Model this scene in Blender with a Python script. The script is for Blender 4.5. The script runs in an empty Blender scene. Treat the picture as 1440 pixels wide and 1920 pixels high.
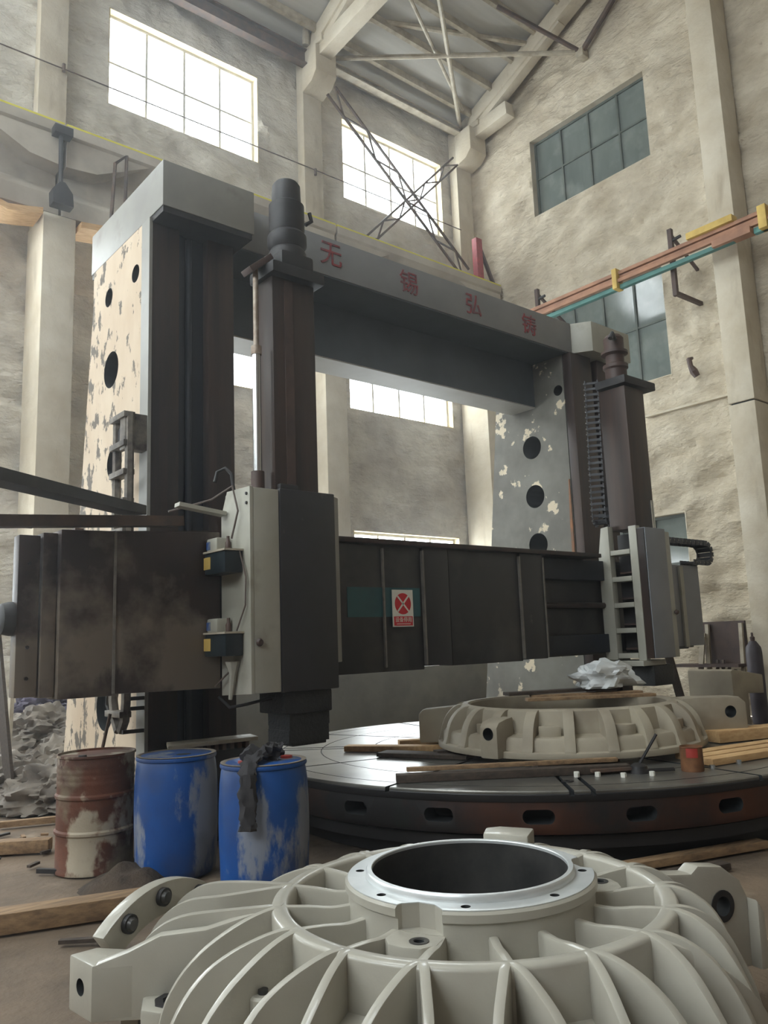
import bpy, bmesh, math, random
from mathutils import Vector, Matrix, noise
random.seed(7)
S = bpy.context.scene
COL = S.collection
PI = math.pi

# ------------------------------------------------------------------ camera
CAM_H = 1.5
yaw, pitch, roll = 0.69832464, 0.15932783, -0.03680172
cy, sy, cp, sp = math.cos(yaw), math.sin(yaw), math.cos(pitch), math.sin(pitch)
fwd = Vector((cp*sy, cp*cy, sp)); rgt = Vector((cy, -sy, 0)); upv = rgt.cross(fwd)
r2 = math.cos(roll)*rgt + math.sin(roll)*upv
u2 = -math.sin(roll)*rgt + math.cos(roll)*upv
cd = bpy.data.cameras.new('camera'); cam = bpy.data.objects.new('camera', cd); COL.objects.link(cam)
cam.matrix_world = Matrix(((r2.x, u2.x, -fwd.x, 0), (r2.y, u2.y, -fwd.y, 0), (r2.z, u2.z, -fwd.z, CAM_H), (0, 0, 0, 1)))
cd.sensor_fit = 'VERTICAL'; cd.sensor_height = 24.0; cd.lens = 24.0*1516.6/1920
cd.clip_start = 0.05; cd.clip_end = 300
S.camera = cam

# ------------------------------------------------------------------ light and exposure
SKY = 13.0
w = bpy.data.worlds.new('overcast_sky'); S.world = w; w.use_nodes = True
bg = w.node_tree.nodes['Background']; bg.inputs[0].default_value = (0.93, 0.97, 1.0, 1); bg.inputs[1].default_value = SKY
S.view_settings.view_transform = 'Standard'; S.view_settings.look = 'None'
S.view_settings.gamma = 1.0; S.view_settings.use_curve_mapping = False
S.view_settings.exposure = 0.24
S.cycles.max_bounces = 10; S.cycles.diffuse_bounces = 6; S.cycles.glossy_bounces = 4
S.cycles.transparent_max_bounces = 12
S.cycles.sample_clamp_indirect = 6.0

YW, XW = 13.0, 14.1          # inner faces of the window wall and of the right-hand gable wall
XF, YR = -10.0, -9.0         # the two walls behind the camera
# openings: (u0, u1, z0, z1)
BAYS = [(4.85, 7.92), (10.1, 13.13), (-0.4, 2.65), (-5.65, -2.6)]
ROWS = [(11.18, 13.08), (6.39, 8.3), (1.9, 3.78)]
FAR_OPEN = [(7.6, 11.6, 7.0, 13.0), (1.5, 5.5, 7.0, 13.0), (-4.5, -0.5, 7.0, 13.0)]     # in wall XF
REAR_OPEN = []                            # in wall YR

ADDED_ROOF_OPEN = (-6.5, 1.5, 5.0, 8.5)                                # unseen roof opening added for top-down light, behind the camera's left (x0, x1, y0, y1)
def portal(loc, rot, sx, sy_):
    l = bpy.data.lights.new('daylight_portal', 'AREA'); l.shape = 'RECTANGLE'; l.size = sx; l.size_y = sy_
    l.cycles.is_portal = True
    o = bpy.data.objects.new('daylight_portal', l); COL.objects.link(o); o.location = loc; o.rotation_euler = rot
for (a, b) in BAYS:
    for (c, d) in ROWS:
        portal(((a+b)/2, YW+0.27, (c+d)/2), (-PI/2, 0, 0), b-a, d-c)
for (a, b, c, d) in FAR_OPEN:
    portal((XF-0.27, (a+b)/2, (c+d)/2), (0, -PI/2, 0), d-c, b-a)
for (a, b, c, d) in REAR_OPEN:
    portal(((a+b)/2, YR-0.27, (c+d)/2), (PI/2, 0, 0), b-a, d-c)

portal(((ADDED_ROOF_OPEN[0]+ADDED_ROOF_OPEN[1])/2, (ADDED_ROOF_OPEN[2]+ADDED_ROOF_OPEN[3])/2, 14.12+0.42*(12.95-(ADDED_ROOF_OPEN[2]+ADDED_ROOF_OPEN[3])/2)+.2), (-math.atan(.42), 0, 0), ADDED_ROOF_OPEN[1]-ADDED_ROOF_OPEN[0], (ADDED_ROOF_OPEN[3]-ADDED_ROOF_OPEN[2])*1.085)

# ------------------------------------------------------------------ helpers: materials
def L(r, g, b):
    f = lambda c: (c/255/12.92) if c/255 <= 0.04045 else ((c/255+0.055)/1.055)**2.4
    return (f(r), f(g), f(b), 1)

def mat(name, c1, c2=None, scale=3.0, rough=0.65, metal=0.0, bump=0.0, bscale=25.0, patches=(), spec=0.5,
        stretch=(1, 1, 1), con=(0.35, 0.65), coat=0.0, detail=6, bdist=0.05):
    m = bpy.data.materials.new(name); m.use_nodes = True
    nt = m.node_tree; N = nt.nodes; K = nt.links
    p = N['Principled BSDF']
    p.inputs['Roughness'].default_value = rough; p.inputs['Metallic'].default_value = metal
    p.inputs['Specular IOR Level'].default_value = spec; p.inputs['Coat Weight'].default_value = coat
    tc = N.new('ShaderNodeTexCoord'); mp = N.new('ShaderNodeMapping'); mp.inputs['Scale'].default_value = stretch
    K.new(tc.outputs['Object'], mp.inputs['Vector'])
    out = None
    if c2 is None:
        rgb = N.new('ShaderNodeRGB'); rgb.outputs[0].default_value = c1; out = rgb.outputs[0]
    else:
        nz = N.new('ShaderNodeTexNoise'); nz.inputs['Scale'].default_value = scale; nz.inputs['Detail'].default_value = detail
        nz.inputs['Roughness'].default_value = 0.6
        K.new(mp.outputs[0], nz.inputs['Vector'])
        rp = N.new('ShaderNodeValToRGB'); rp.color_ramp.elements[0].position = con[0]; rp.color_ramp.elements[1].position = con[1]
        rp.color_ramp.elements[0].color = c1; rp.color_ramp.elements[1].color = c2
        K.new(nz.outputs['Fac'], rp.inputs[0]); out = rp.outputs[0]
    rough_out = None
    for pt in patches:      # dict: c, scale, at, soft, stretch, zr (z0,z1 fade), rough
        mp2 = N.new('ShaderNodeMapping'); mp2.inputs['Scale'].default_value = pt.get('stretch', (1, 1, 1))
        mp2.inputs['Location'].default_value = pt.get('off', (0, 0, 0))
        K.new(tc.outputs['Object'], mp2.inputs['Vector'])
        nz = N.new('ShaderNodeTexNoise'); nz.inputs['Scale'].default_value = pt['scale']; nz.inputs['Detail'].default_value = pt.get('detail', 5)
        nz.inputs['Roughness'].default_value = pt.get('nr', 0.55)
        K.new(mp2.outputs[0], nz.inputs['Vector'])
        val = nz.outputs['Fac']
        if 'ax' in pt:      # wear that grows along an axis of the thing itself: ax=(axis, from, to, amount)
            a_, f_, t_, k_ = pt['ax']
            sx = N.new('ShaderNodeSeparateXYZ'); K.new(tc.outputs['Object'], sx.inputs[0])
            mr = N.new('ShaderNodeMapRange'); mr.inputs[1].default_value = f_; mr.inputs[2].default_value = t_
            mr.inputs[3].default_value = 0; mr.inputs[4].default_value = k_
            K.new(sx.outputs[a_], mr.inputs[0])
            ad = N.new('ShaderNodeMath'); ad.operation = 'ADD'; K.new(val, ad.inputs[0]); K.new(mr.outputs[0], ad.inputs[1]); val = ad.outputs[0]
        rp = N.new('ShaderNodeValToRGB'); s = pt.get('soft', 0.02)
        rp.color_ramp.elements[0].position = max(0, pt['at']-s); rp.color_ramp.elements[1].position = min(1, pt['at']+s)
        rp.color_ramp.elements[0].color = (0, 0, 0, 1); rp.color_ramp.elements[1].color = (1, 1, 1, 1)
        K.new(val, rp.inputs[0])
        mx = N.new('ShaderNodeMix'); mx.data_type = 'RGBA'
        K.new(rp.outputs[0], mx.inputs[0]); K.new(out, mx.inputs[6]); mx.inputs[7].default_value = pt['c']; out = mx.outputs[2]
        if pt.get('k', 1) != 1:
            ml = N.new('ShaderNodeMath'); ml.operation = 'MULTIPLY'; ml.inputs[1].default_value = pt['k']
            K.new(rp.outputs[0], ml.inputs[0]); K.new(ml.outputs[0], mx.inputs[0])
    K.new(out, p.inputs['Base Color'])
    if bump:
        nb = N.new('ShaderNodeTexNoise'); nb.inputs['Scale'].default_value = bscale; nb.inputs['Detail'].default_value = 8
        nb.inputs['Roughness'].default_value = 0.6
        K.new(mp.outputs[0], nb.inputs['Vector'])
        bp = N.new('ShaderNodeBump'); bp.inputs['Strength'].default_value = bump; bp.inputs['Distance'].default_value = bdist
        K.new(nb.outputs['Fac'], bp.inputs['Height']); K.new(bp.outputs[0], p.inputs['Normal'])
    return m

def glass_mat(name, tint, k):
    m = bpy.data.materials.new(name); m.use_nodes = True; nt = m.node_tree; N = nt.nodes; K = nt.links
    N.remove(N['Principled BSDF'])
    t = N.new('ShaderNodeBsdfTransparent'); t.inputs[0].default_value = tint
    g = N.new('ShaderNodeBsdfGlossy'); g.inputs['Roughness'].default_value = 0.05
    mx = N.new('ShaderNodeMixShader'); mx.inputs[0].default_value = k
    K.new(t.outputs[0], mx.inputs[1]); K.new(g.outputs[0], mx.inputs[2]); K.new(mx.outputs[0], N['Material Output'].inputs[0])
    return m

M = {}
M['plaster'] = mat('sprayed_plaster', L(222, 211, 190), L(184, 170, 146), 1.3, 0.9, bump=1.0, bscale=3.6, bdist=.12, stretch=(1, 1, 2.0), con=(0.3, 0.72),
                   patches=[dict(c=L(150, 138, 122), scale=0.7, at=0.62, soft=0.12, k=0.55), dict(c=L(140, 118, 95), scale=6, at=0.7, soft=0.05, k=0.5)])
M['plaster_lit'] = mat('sprayed_plaster_lit_window_wall', L(237, 231, 218), L(208, 200, 185), 1.3, 0.9, bump=1.0, bscale=3.6, bdist=.12, stretch=(1, 1, 2.0), con=(0.3, 0.72),  # same plaster, whitened for the hazy backlight on this wall
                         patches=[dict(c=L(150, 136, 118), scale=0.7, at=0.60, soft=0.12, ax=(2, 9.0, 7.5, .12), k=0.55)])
M['unseen_dark'] = mat('dark_unseen_wall', L(122, 108, 94), L(98, 86, 75), 1.5, 0.9)  # colour of the unseen walls, kept dark to cut bounce light
M['concrete'] = mat('painted_concrete', L(205, 196, 178), L(184, 172, 150), 1.2, 0.85, bump=0.25, bscale=12,
                    patches=[dict(c=L(150, 136, 115), scale=1.6, at=0.66, soft=0.08, stretch=(2, 2, .5), k=0.6)])
M['girder'] = mat('girder_concrete', L(186, 178, 163), L(160, 150, 136), 0.9, 0.85, bump=0.15, bscale=9,
                  patches=[dict(c=L(120, 118, 112), scale=1.1, at=0.64, soft=0.1, k=0.5)])
M['floor'] = mat('dusty_concrete_floor', L(124, 106, 87), L(92, 79, 65), 0.9, 0.85, bump=0.3, bscale=14,
                 patches=[dict(c=L(58, 50, 42), scale=0.8, at=0.6, soft=0.08, k=0.7), dict(c=L(150, 134, 114), scale=2.5, at=0.66, soft=0.06, k=0.6)])
M['roof'] = mat('roof_sheet', L(190, 188, 182), L(160, 158, 152), 0.5, 0.7, stretch=(.3, 4, 1))
M['steel_white'] = mat('painted_steel', L(188, 180, 162), L(150, 138, 118), 4, 0.6)
M['steel_dark'] = mat('rusty_dark_steel', L(70, 60, 55), L(96, 74, 60), 6, 0.6)
M['black'] = mat('black_iron', L(32, 31, 32), L(44, 41, 41), 8, 0.55)
M['frame'] = mat('window_frame', L(214, 212, 204), L(196, 192, 182), 5, 0.6)
M['frame_dark'] = mat('window_frame_green', L(92, 98, 92), L(74, 80, 75), 5, 0.5)
M['reveal'] = mat('window_reveal', L(218, 204, 170), L(200, 184, 148), 2, 0.8)
M['glass'] = glass_mat('window_glass', (0.95, 0.97, 0.97, 1), 0.06)
M['glass_dusty'] = mat('dusty_glass', L(116, 124, 120), L(98, 106, 103), 1.5, 0.12, spec=0.8, stretch=(1, 1, .4),
                       patches=[dict(c=L(140, 146, 140), scale=2, at=0.62, soft=0.1, k=0.6)])
M['grey'] = mat('grey_machine_paint', L(149, 148, 141), L(134, 132, 127), 1.6, 0.5,
                patches=[dict(c=L(110, 104, 94), scale=2.2, at=0.68, soft=0.06, k=0.6)])
M['beam'] = mat('grey_beam_paint', L(136, 136, 136), L(120, 121, 122), 1.3, 0.5,
                patches=[dict(c=L(150, 150, 146), scale=1.5, at=0.68, soft=0.1, k=0.4)])
M['beam_shaded'] = mat('shaded_beam_paint', L(85, 93, 99), L(72, 80, 85), 1.3, 0.55)  # beam paint darkened and blued for the hazy shade below the top
M['beam_under_lit'] = mat('lit_beam_underside', L(176, 174, 166), L(160, 157, 148), 1.3, 0.5)  # beam paint lightened where the rear windows light the underside
M['cream'] = mat('cream_filler', L(209, 192, 169), L(192, 171, 146), 1.5, 0.8, stretch=(1, 1, .5), bump=0.1, bscale=10,
                 patches=[dict(c=L(104, 96, 86), scale=6.5, at=0.60, soft=0.012, ax=(1, 0.1, 1.1, 0.06), stretch=(1, 1, .6), detail=8, nr=.65),
                          dict(c=L(150, 122, 92), scale=3, at=0.70, soft=0.04, k=.7)])
M['peel'] = mat('peeling_grey_paint', L(127, 125, 117), L(103, 100, 92), 1.4, 0.65,
                patches=[dict(c=L(222, 208, 182), scale=2.6, at=0.60, soft=0.008, ax=(2, 5, 1, 0.02), detail=7, nr=.62),
                         dict(c=L(80, 76, 70), scale=1.2, at=0.62, soft=0.1, k=.6)])
M['guide'] = mat('oiled_guideway', L(70, 54, 47), L(44, 38, 37), 2, 0.42, stretch=(3, 3, .25), metal=0.25)
M['recess'] = mat('dark_blue_recess', L(31, 37, 49), L(24, 28, 36), 2, 0.5)
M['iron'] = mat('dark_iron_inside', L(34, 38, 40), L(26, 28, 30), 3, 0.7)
M['white_cover'] = mat('off_white_machine_cover', L(171, 169, 158), L(156, 154, 141), 1.6, 0.5,
                       patches=[dict(c=L(120, 112, 96), scale=2.4, at=0.66, soft=0.08, k=.6)])
M['dark_cover'] = mat('charcoal_cover', L(49, 47, 50), L(40, 39, 40), 2, 0.4,
                      patches=[dict(c=L(104, 98, 90), scale=3, at=0.72, soft=0.05, k=.7)])
M['steel_panel'] = mat('charcoal_sheet_panel', L(48, 46, 47), L(37, 36, 37), 1.8, 0.42,
                       patches=[dict(c=L(92, 88, 82), scale=1.6, at=0.60, soft=0.12, detail=8, k=.6)])
M['brown_panel'] = mat('dusty_brown_panel', L(54, 38, 33), L(40, 30, 28), 2.5, 0.5,
                       patches=[dict(c=L(122, 111, 98), scale=1.5, at=0.60, soft=0.06, ax=(2, 0.75, 0.15, 0.15), detail=8, k=.9), dict(c=L(52, 40, 38), scale=2.4, at=0.63, soft=0.03, off=(3, 0, 1), stretch=(1, 1, .6), k=.9)])
M['trim_light'] = mat('worn_edge_steel', L(128, 122, 114), L(100, 95, 90), 8, 0.5)
M['blue_sil'] = mat('teal_reflect_paint', L(40, 92, 98), L(34, 78, 84), 3, 0.4)
M['chrome'] = mat('polished_rod', L(198, 200, 200), None, rough=0.25, metal=0.9)
M['rod_old'] = mat('dull_rod', L(172, 160, 146), L(120, 98, 80), 9, 0.5, metal=0.3)
M['brown_iron'] = mat('brown_iron', L(82, 62, 54), L(62, 48, 44), 5, 0.55)
M['tool'] = mat('black_tool_head', L(24, 25, 28), L(34, 34, 35), 9, 0.5, bump=.3, bscale=40)
M['table_top'] = mat('machined_table_top', L(132, 130, 124), L(98, 95, 90), 2.2, 0.34, metal=0.6)
M['table_side'] = mat('rust_red_table_side', L(76, 41, 23), L(29, 27, 28), 0.9, 0.6, con=(0.36, 0.56),
                      patches=[dict(c=L(34, 58, 50), scale=0.8, at=0.68, soft=0.05, k=.6)])
M['table_rim'] = mat('dark_table_rim', L(32, 30, 31), L(24, 23, 25), 3, 0.5)
M['cast'] = mat('light_grey_gloss_casting', L(174, 170, 158), L(162, 157, 145), 2.2, 0.34, coat=0.25, bump=0.05, bscale=30)
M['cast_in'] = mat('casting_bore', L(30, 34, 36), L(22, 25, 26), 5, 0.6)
M['machined'] = mat('machined_face', L(226, 228, 228), L(208, 212, 212), 6, 0.36, metal=0.55, stretch=(1, 1, 6))
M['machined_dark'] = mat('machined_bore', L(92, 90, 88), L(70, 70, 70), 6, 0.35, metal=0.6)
M['cast2'] = mat('dusty_beige_casting', L(162, 153, 134), L(144, 134, 118), 1.8, 0.7,
                 patches=[dict(c=L(120, 108, 92), scale=2.4, at=0.62, soft=0.1, k=.6)])
M['drum_blue'] = mat('blue_plastic', L(10, 76, 148), L(8, 60, 122), 2, 0.5,
                     patches=[dict(c=L(150, 150, 146), scale=2.0, at=0.585, soft=0.035, stretch=(1.6, 1.6, .5), detail=9, nr=.65, k=.8),
                              dict(c=L(70, 74, 84), scale=1.6, at=0.60, soft=0.1, ax=(2, 0.60, 0.8, .14), k=.75)])
for i_, o_ in (('a', (.7, 2.9, 1.9)), ('b', (4.1, .3, 2.2))):
    M['drum_blue_'+i_] = mat('scuffed_blue_plastic_'+i_, L(10, 76, 148), L(8, 60, 122), 2, 0.5,
        patches=[dict(c=L(150, 152, 150), scale=2.2, at=0.545 if i_ == 'a' else .585, soft=0.03, off=o_, stretch=(1.5, 1.5, .55), detail=9, nr=.65, k=.68),
                 dict(c=L(64, 70, 84), scale=1.6, at=0.60, soft=0.1, ax=(2, 0.55, 0.8, .16), k=.75)])
M['drum_lid'] = mat('dusty_drum_lid', L(135, 124, 110), L(101, 92, 83), 5, 0.8)
M['drum_rust'] = mat('rusty_drum', L(104, 58, 36), L(66, 42, 32), 2.4, 0.7, bump=.15,
                     patches=[dict(c=L(164, 152, 132), scale=3.0, at=0.58, soft=0.025, off=(1.3, .4, .2), stretch=(1, 1, .7), detail=8),
                              dict(c=L(120, 108, 88), scale=3, at=0.60, soft=0.06, ax=(2, 0.25, 0, .05), k=.8)])
M['can_brown'] = mat('rusty_can', L(134, 92, 60), L(96, 62, 42), 9, 0.7)
M['red'] = mat('red_paint', L(168, 56, 46), L(140, 46, 40), 6, 0.5)
M['red_fade'] = mat('faded_red_paint', L(172, 72, 76), L(140, 60, 64), 9, 0.6)
M['letter'] = mat('worn_red_lettering', L(150, 62, 66), L(112, 74, 80), 16, 0.6, con=(.4, .6))
M['rail_brown'] = mat('brown_conductor_rail', L(172, 126, 98), L(140, 100, 78), 3, 0.6)
M['rail_teal'] = mat('teal_conductor_rail', L(82, 132, 126), L(66, 110, 106), 3, 0.6)
M['yellow'] = mat('yellow_paint', L(206, 176, 96), L(184, 152, 76), 5, 0.6)
M['lime'] = mat('lime_line', L(214, 206, 70), None, rough=.6)
M['wood'] = mat('weathered_timber', L(160, 130, 96), L(116, 92, 68), 4, 0.8, stretch=(1, 8, 8), bump=.15)
M['wood_new'] = mat('fresh_timber', L(206, 170, 122), L(182, 142, 96), 4, 0.75, stretch=(1, 8, 8))
M['wood_dark'] = mat('dark_old_timber', L(78, 66, 56), L(56, 47, 40), 4, 0.85, stretch=(1, 8, 8))
M['sack'] = mat('dusty_sheeting', L(136, 127, 116), L(90, 83, 76), 3, 0.85)
M['sack_dark'] = mat('purple_grey_cloth', L(94, 88, 104), L(70, 66, 78), 3, 0.9)
M['plastic'] = mat('white_plastic_film', L(212, 214, 214), L(190, 194, 194), 4, 0.35)
M['dirt'] = mat('dirt', L(84, 70, 57), L(56, 47, 40), 6, 0.95, bump=.5, bscale=30)
M['rag'] = mat('grimy_rag', L(56, 54, 56), L(40, 38, 40), 8, 0.9)
M['sign_white'] = mat('sign_white', L(226, 224, 214), None, rough=.5)
M['sign_red'] = mat('sign_red', L(200, 34, 46), None, rough=.5)
M['tank'] = mat('dark_teal_tank', L(34, 46, 50), L(26, 32, 38), 4, 0.35)
M['cable'] = mat('grey_brown_cable', L(96, 84, 78), None, rough=.6)
M['link'] = mat('chain_link_plastic', L(70, 72, 76), L(56, 56, 60), 6, 0.5)
M['link_worn'] = mat('dusty_chain_steel', L(122, 114, 102), L(66, 60, 56), 9, 0.6)
M['tan_panel'] = mat('blue_grey_cover', L(131, 134, 140), L(116, 120, 125), 1.5, 0.42)
M['bed'] = mat('grey_bed_plate', L(122, 118, 106), L(99, 95, 86), 1.0, 0.6, patches=[dict(c=L(74, 66, 59), scale=1.5, at=0.62, soft=.12, k=.6)])
M['cyl_gas'] = mat('dark_gas_cylinder', L(76, 70, 76), L(60, 54, 58), 3, 0.5)
M['pipe_white'] = mat('pale_pipe', L(188, 186, 176), L(150, 146, 134), 6, 0.5)
M['orange'] = mat('orange_primer', L(158, 104, 66), L(120, 88, 64), 5, 0.7)

# ------------------------------------------------------------------ helpers: geometry
class MB:
    def __init__(self): self.v = []; self.f = []
    def add(self, vs, fs):
        o = len(self.v); self.v += [tuple(p) for p in vs]; self.f += [tuple(i+o for i in f) for f in fs]; return self
    def hexa(self, p):   # p: bottom 4 then top 4
        return self.add(p, [(0, 3, 2, 1), (4, 5, 6, 7), (0, 1, 5, 4), (1, 2, 6, 5), (2, 3, 7, 6), (3, 0, 4, 7)])
    def box(self, x0, x1, y0, y1, z0, z1):
        return self.hexa([(x0, y0, z0), (x1, y0, z0), (x1, y1, z0), (x0, y1, z0), (x0, y0, z1), (x1, y0, z1), (x1, y1, z1), (x0, y1, z1)])
    def prism(self, poly, axis, a, b):
        n = len(poly)
        def P(q, t):
            return {'x': (t, q[0], q[1]), 'y': (q[0], t, q[1]), 'z': (q[0], q[1], t)}[axis]
        vs = [P(q, a) for q in poly]+[P(q, b) for q in poly]
        fs = [tuple(range(n))[::-1], tuple(range(n, 2*n))]+[(i, (i+1) % n, n+(i+1) % n, n+i) for i in range(n)]
        return self.add(vs, fs)
    def bar(self, p0, p1, w, h, up=(0, 0, 1)):
        p0 = Vector(p0); p1 = Vector(p1); d = (p1-p0).normalized(); u = Vector(up)
        s = d.cross(u)
        if s.length < 1e-3: s = d.cross(Vector((1, 0, 0)))
        s.normalize(); u = s.cross(d).normalized()
        c = []
        for q in (p0, p1):
            c.append([q-s*w/2-u*h/2, q+s*w/2-u*h/2, q+s*w/2+u*h/2, q-s*w/2+u*h/2])
        return self.add(c[0]+c[1], [(0, 1, 2, 3), (7, 6, 5, 4), (0, 4, 5, 1), (1, 5, 6, 2), (2, 6, 7, 3), (3, 7, 4, 0)])
    def tube(self, path, r, seg=8, caps=True):
        path = [Vector(p) for p in path]; n = len(path); vs = []; prev = None
        for i, p in enumerate(path):
            d = (path[min(i+1, n-1)]-path[max(i-1, 0)]).normalized()
            if prev is None:
                a = d.orthogonal().normalized()
            else:
                a = (prev-d*prev.dot(d)).normalized()
            prev = a; b = d.cross(a)
            rr = r[i] if isinstance(r, (list, tuple)) else r
            vs += [p+(a*math.cos(2*PI*k/seg)+b*math.sin(2*PI*k/seg))*rr for k in range(seg)]
        fs = [(i*seg+k, i*seg+(k+1) % seg, (i+1)*seg+(k+1) % seg, (i+1)*seg+k) for i in range(n-1) for k in range(seg)]
        if caps: fs += [tuple(range(seg))[::-1], tuple(range((n-1)*seg, n*seg))]
        return self.add(vs, fs)
    def lathe(self, prof, c=(0, 0, 0), seg=48, axis='z', closed=False, a0=0.0, a1=2*PI):
        full = abs(a1-a0-2*PI) < 1e-6; m = seg if full else seg+1; n = len(prof); vs = []
        for k in range(m):
            t = a0+(a1-a0)*k/seg; C, Sn = math.cos(t), math.sin(t)
            for (r, z) in prof:
                if axis == 'z': vs.append((c[0]+r*C, c[1]+r*Sn, c[2]+z))
                elif axis == 'x': vs.append((c[0]+z, c[1]+r*C, c[2]+r*Sn))
                else: vs.append((c[0]+r*C, c[1]+z, c[2]+r*Sn))
        fs = []
        for k in range(seg):
            k2 = (k+1) % m
            for i in range(n if closed else n-1):
                j = (i+1) % n
                fs.append((k*n+i, k2*n+i, k2*n+j, k*n+j))
        if not closed and full:     # close flat ends that do not sit on the axis
            if prof[0][0] > 1e-6: fs.append(tuple(k*n for k in range(m)))
            if prof[-1][0] > 1e-6: fs.append(tuple(k*n+n-1 for k in range(m))[::-1])
        return self.add(vs, fs)
    def disc_prism(self, c, r, axis, a, b, seg=32, sx=1.0):
        poly = [(c[0]+r*sx*math.cos(2*PI*k/seg), c[1]+r*math.sin(2*PI*k/seg)) for k in range(seg)]
        return self.prism(poly, axis, a, b)

ORG = {}
def org(o): return ORG.get(o.name, Vector((0, 0, 0)))
def link(o, parent, origin):
    COL.objects.link(o)
    if parent is not None:
        o.parent = parent; o.location = Vector(origin)-org(parent)
    else:
        o.location = origin
    ORG[o.name] = Vector(origin)
    return o
def build(name, mb, m, parent=None, bevel=0.0, smooth=True, ang=35, origin=None, segs=2, dedupe=True):
    if origin is None:
        if parent is not None: origin = org(parent)
        else:
            xs = [p[0] for p in mb.v]; ys = [p[1] for p in mb.v]; zs = [p[2] for p in mb.v]
            origin = Vector(((min(xs)+max(xs))/2, (min(ys)+max(ys))/2, min(zs)))
    origin = Vector(origin)
    me = bpy.data.meshes.new(name)
    me.from_pydata([tuple(Vector(p)-origin) for p in mb.v], [], mb.f)
    bm = bmesh.new(); bm.from_mesh(me)
    if dedupe: bmesh.ops.remove_doubles(bm, verts=bm.verts, dist=1e-5)
    bmesh.ops.recalc_face_normals(bm, faces=bm.faces)
    if bevel > 0:
        es = [e for e in bm.edges if len(e.link_faces) == 2 and e.calc_face_angle(0) > math.radians(40)]
        bmesh.ops.bevel(bm, geom=es, offset=bevel, segments=segs, profile=0.6, affect='EDGES', clamp_overlap=True)
    bm.to_mesh(me); bm.free()
    if smooth:
        me.polygons.foreach_set('use_smooth', [True]*len(me.polygons)); me.set_sharp_from_angle(angle=math.radians(ang))
    me.materials.append(M[m] if isinstance(m, str) else m)
    o = bpy.data.objects.new(name, me)
    return link(o, parent, origin)
def tag(o, label=None, cat=None, group=None, kind=None):
    if label: o['label'] = label
    if cat: o['category'] = cat
    if group: o['group'] = group
    if kind: o['kind'] = kind
    return o
def thing(name, label, cat, loc, group=None):
    o = bpy.data.objects.new(name, None); o.empty_display_size = 0.2
    link(o, None, loc); return tag(o, label, cat, group)
def one(name, mb, m, label, cat, group=None, **kw):
    return tag(build(name, mb, m, **kw), label, cat, group)
def struct(o): o['kind'] = 'structure'; return o
def cut(o, mbs, m='iron'):
    """subtract solids from a mesh, for good"""
    for mb in mbs:
        me = bpy.data.meshes.new('cutter'); og = org(o)
        me.from_pydata([tuple(Vector(p)-og) for p in mb.v], [], mb.f)
        bm = bmesh.new(); bm.from_mesh(me); bmesh.ops.recalc_face_normals(bm, faces=bm.faces); bm.to_mesh(me); bm.free()
        me.materials.append(M[m])
        c = bpy.data.objects.new('cutter', me); COL.objects.link(c)
        c.matrix_world = Matrix.Translation(og)
        md = o.modifiers.new('cut', 'BOOLEAN'); md.operation = 'DIFFERENCE'; md.object = c; md.solver = 'EXACT'
        md.material_mode = 'TRANSFER'
        bpy.context.view_layer.update()
        new = bpy.data.meshes.new_from_object(o.evaluated_get(bpy.context.evaluated_depsgraph_get()))
        o.modifiers.clear(); old = o.data; o.data = new
        bpy.data.objects.remove(c); bpy.data.meshes.remove(me)
        nm = old.name; bpy.data.meshes.remove(old); new.name = nm
    o.data.polygons.foreach_set('use_smooth', [True]*len(o.data.polygons)); o.data.set_sharp_from_angle(angle=math.radians(35))
    return o
def copy_tree(o, parent=None, loc=None):
    c = o.copy(); COL.objects.link(c); c.parent = parent
    if loc is not None: c.location = loc
    for ch in list(o.children): copy_tree(ch, c)
    return c
def text(name, body, size, m, parent, origin, face='-y', extrude=0.002):
    cu = bpy.data.curves.new(name, 'FONT'); cu.body = body; cu.size = size; cu.extrude = extrude
    cu.align_x = 'CENTER'; cu.align_y = 'CENTER'
    t = bpy.data.objects.new(name, cu); COL.objects.link(t); bpy.context.view_layer.update()
    me = bpy.data.meshes.new_from_object(t.evaluated_get(bpy.context.evaluated_depsgraph_get()))
    bpy.data.objects.remove(t); bpy.data.curves.remove(cu)
    me.transform(Matrix.Rotation(PI/2, 4, 'X'))
    me.transform(Matrix.Translation(Vector(origin)-org(parent)))
    me.materials.clear(); me.materials.append(M[m])
    o = bpy.data.objects.new(name, me)
    return link(o, parent, org(parent))
def nz(x, y, z): return noise.noise(Vector((x, y, z)))

# ------------------------------------------------------------------ setting: floor, walls, roof
fl = MB()
n = 60
vs = []; fs = []
for i in range(n+1):
    for j in range(n+1):
        x = XF-.4+(XW-XF+.8)*i/n; y = YR-.4+(YW-YR+.8)*j/n
        vs.append((x, y, 0.012*nz(x*.8, y*.8, 3)-0.012))
for i in range(n):
    for j in range(n):
        a = i*(n+1)+j; fs.append((a, a+n+1, a+n+2, a+1))
fl.add(vs, fs)
floor = struct(build('floor', fl, 'floor', origin=(0, 0, 0)))

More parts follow.
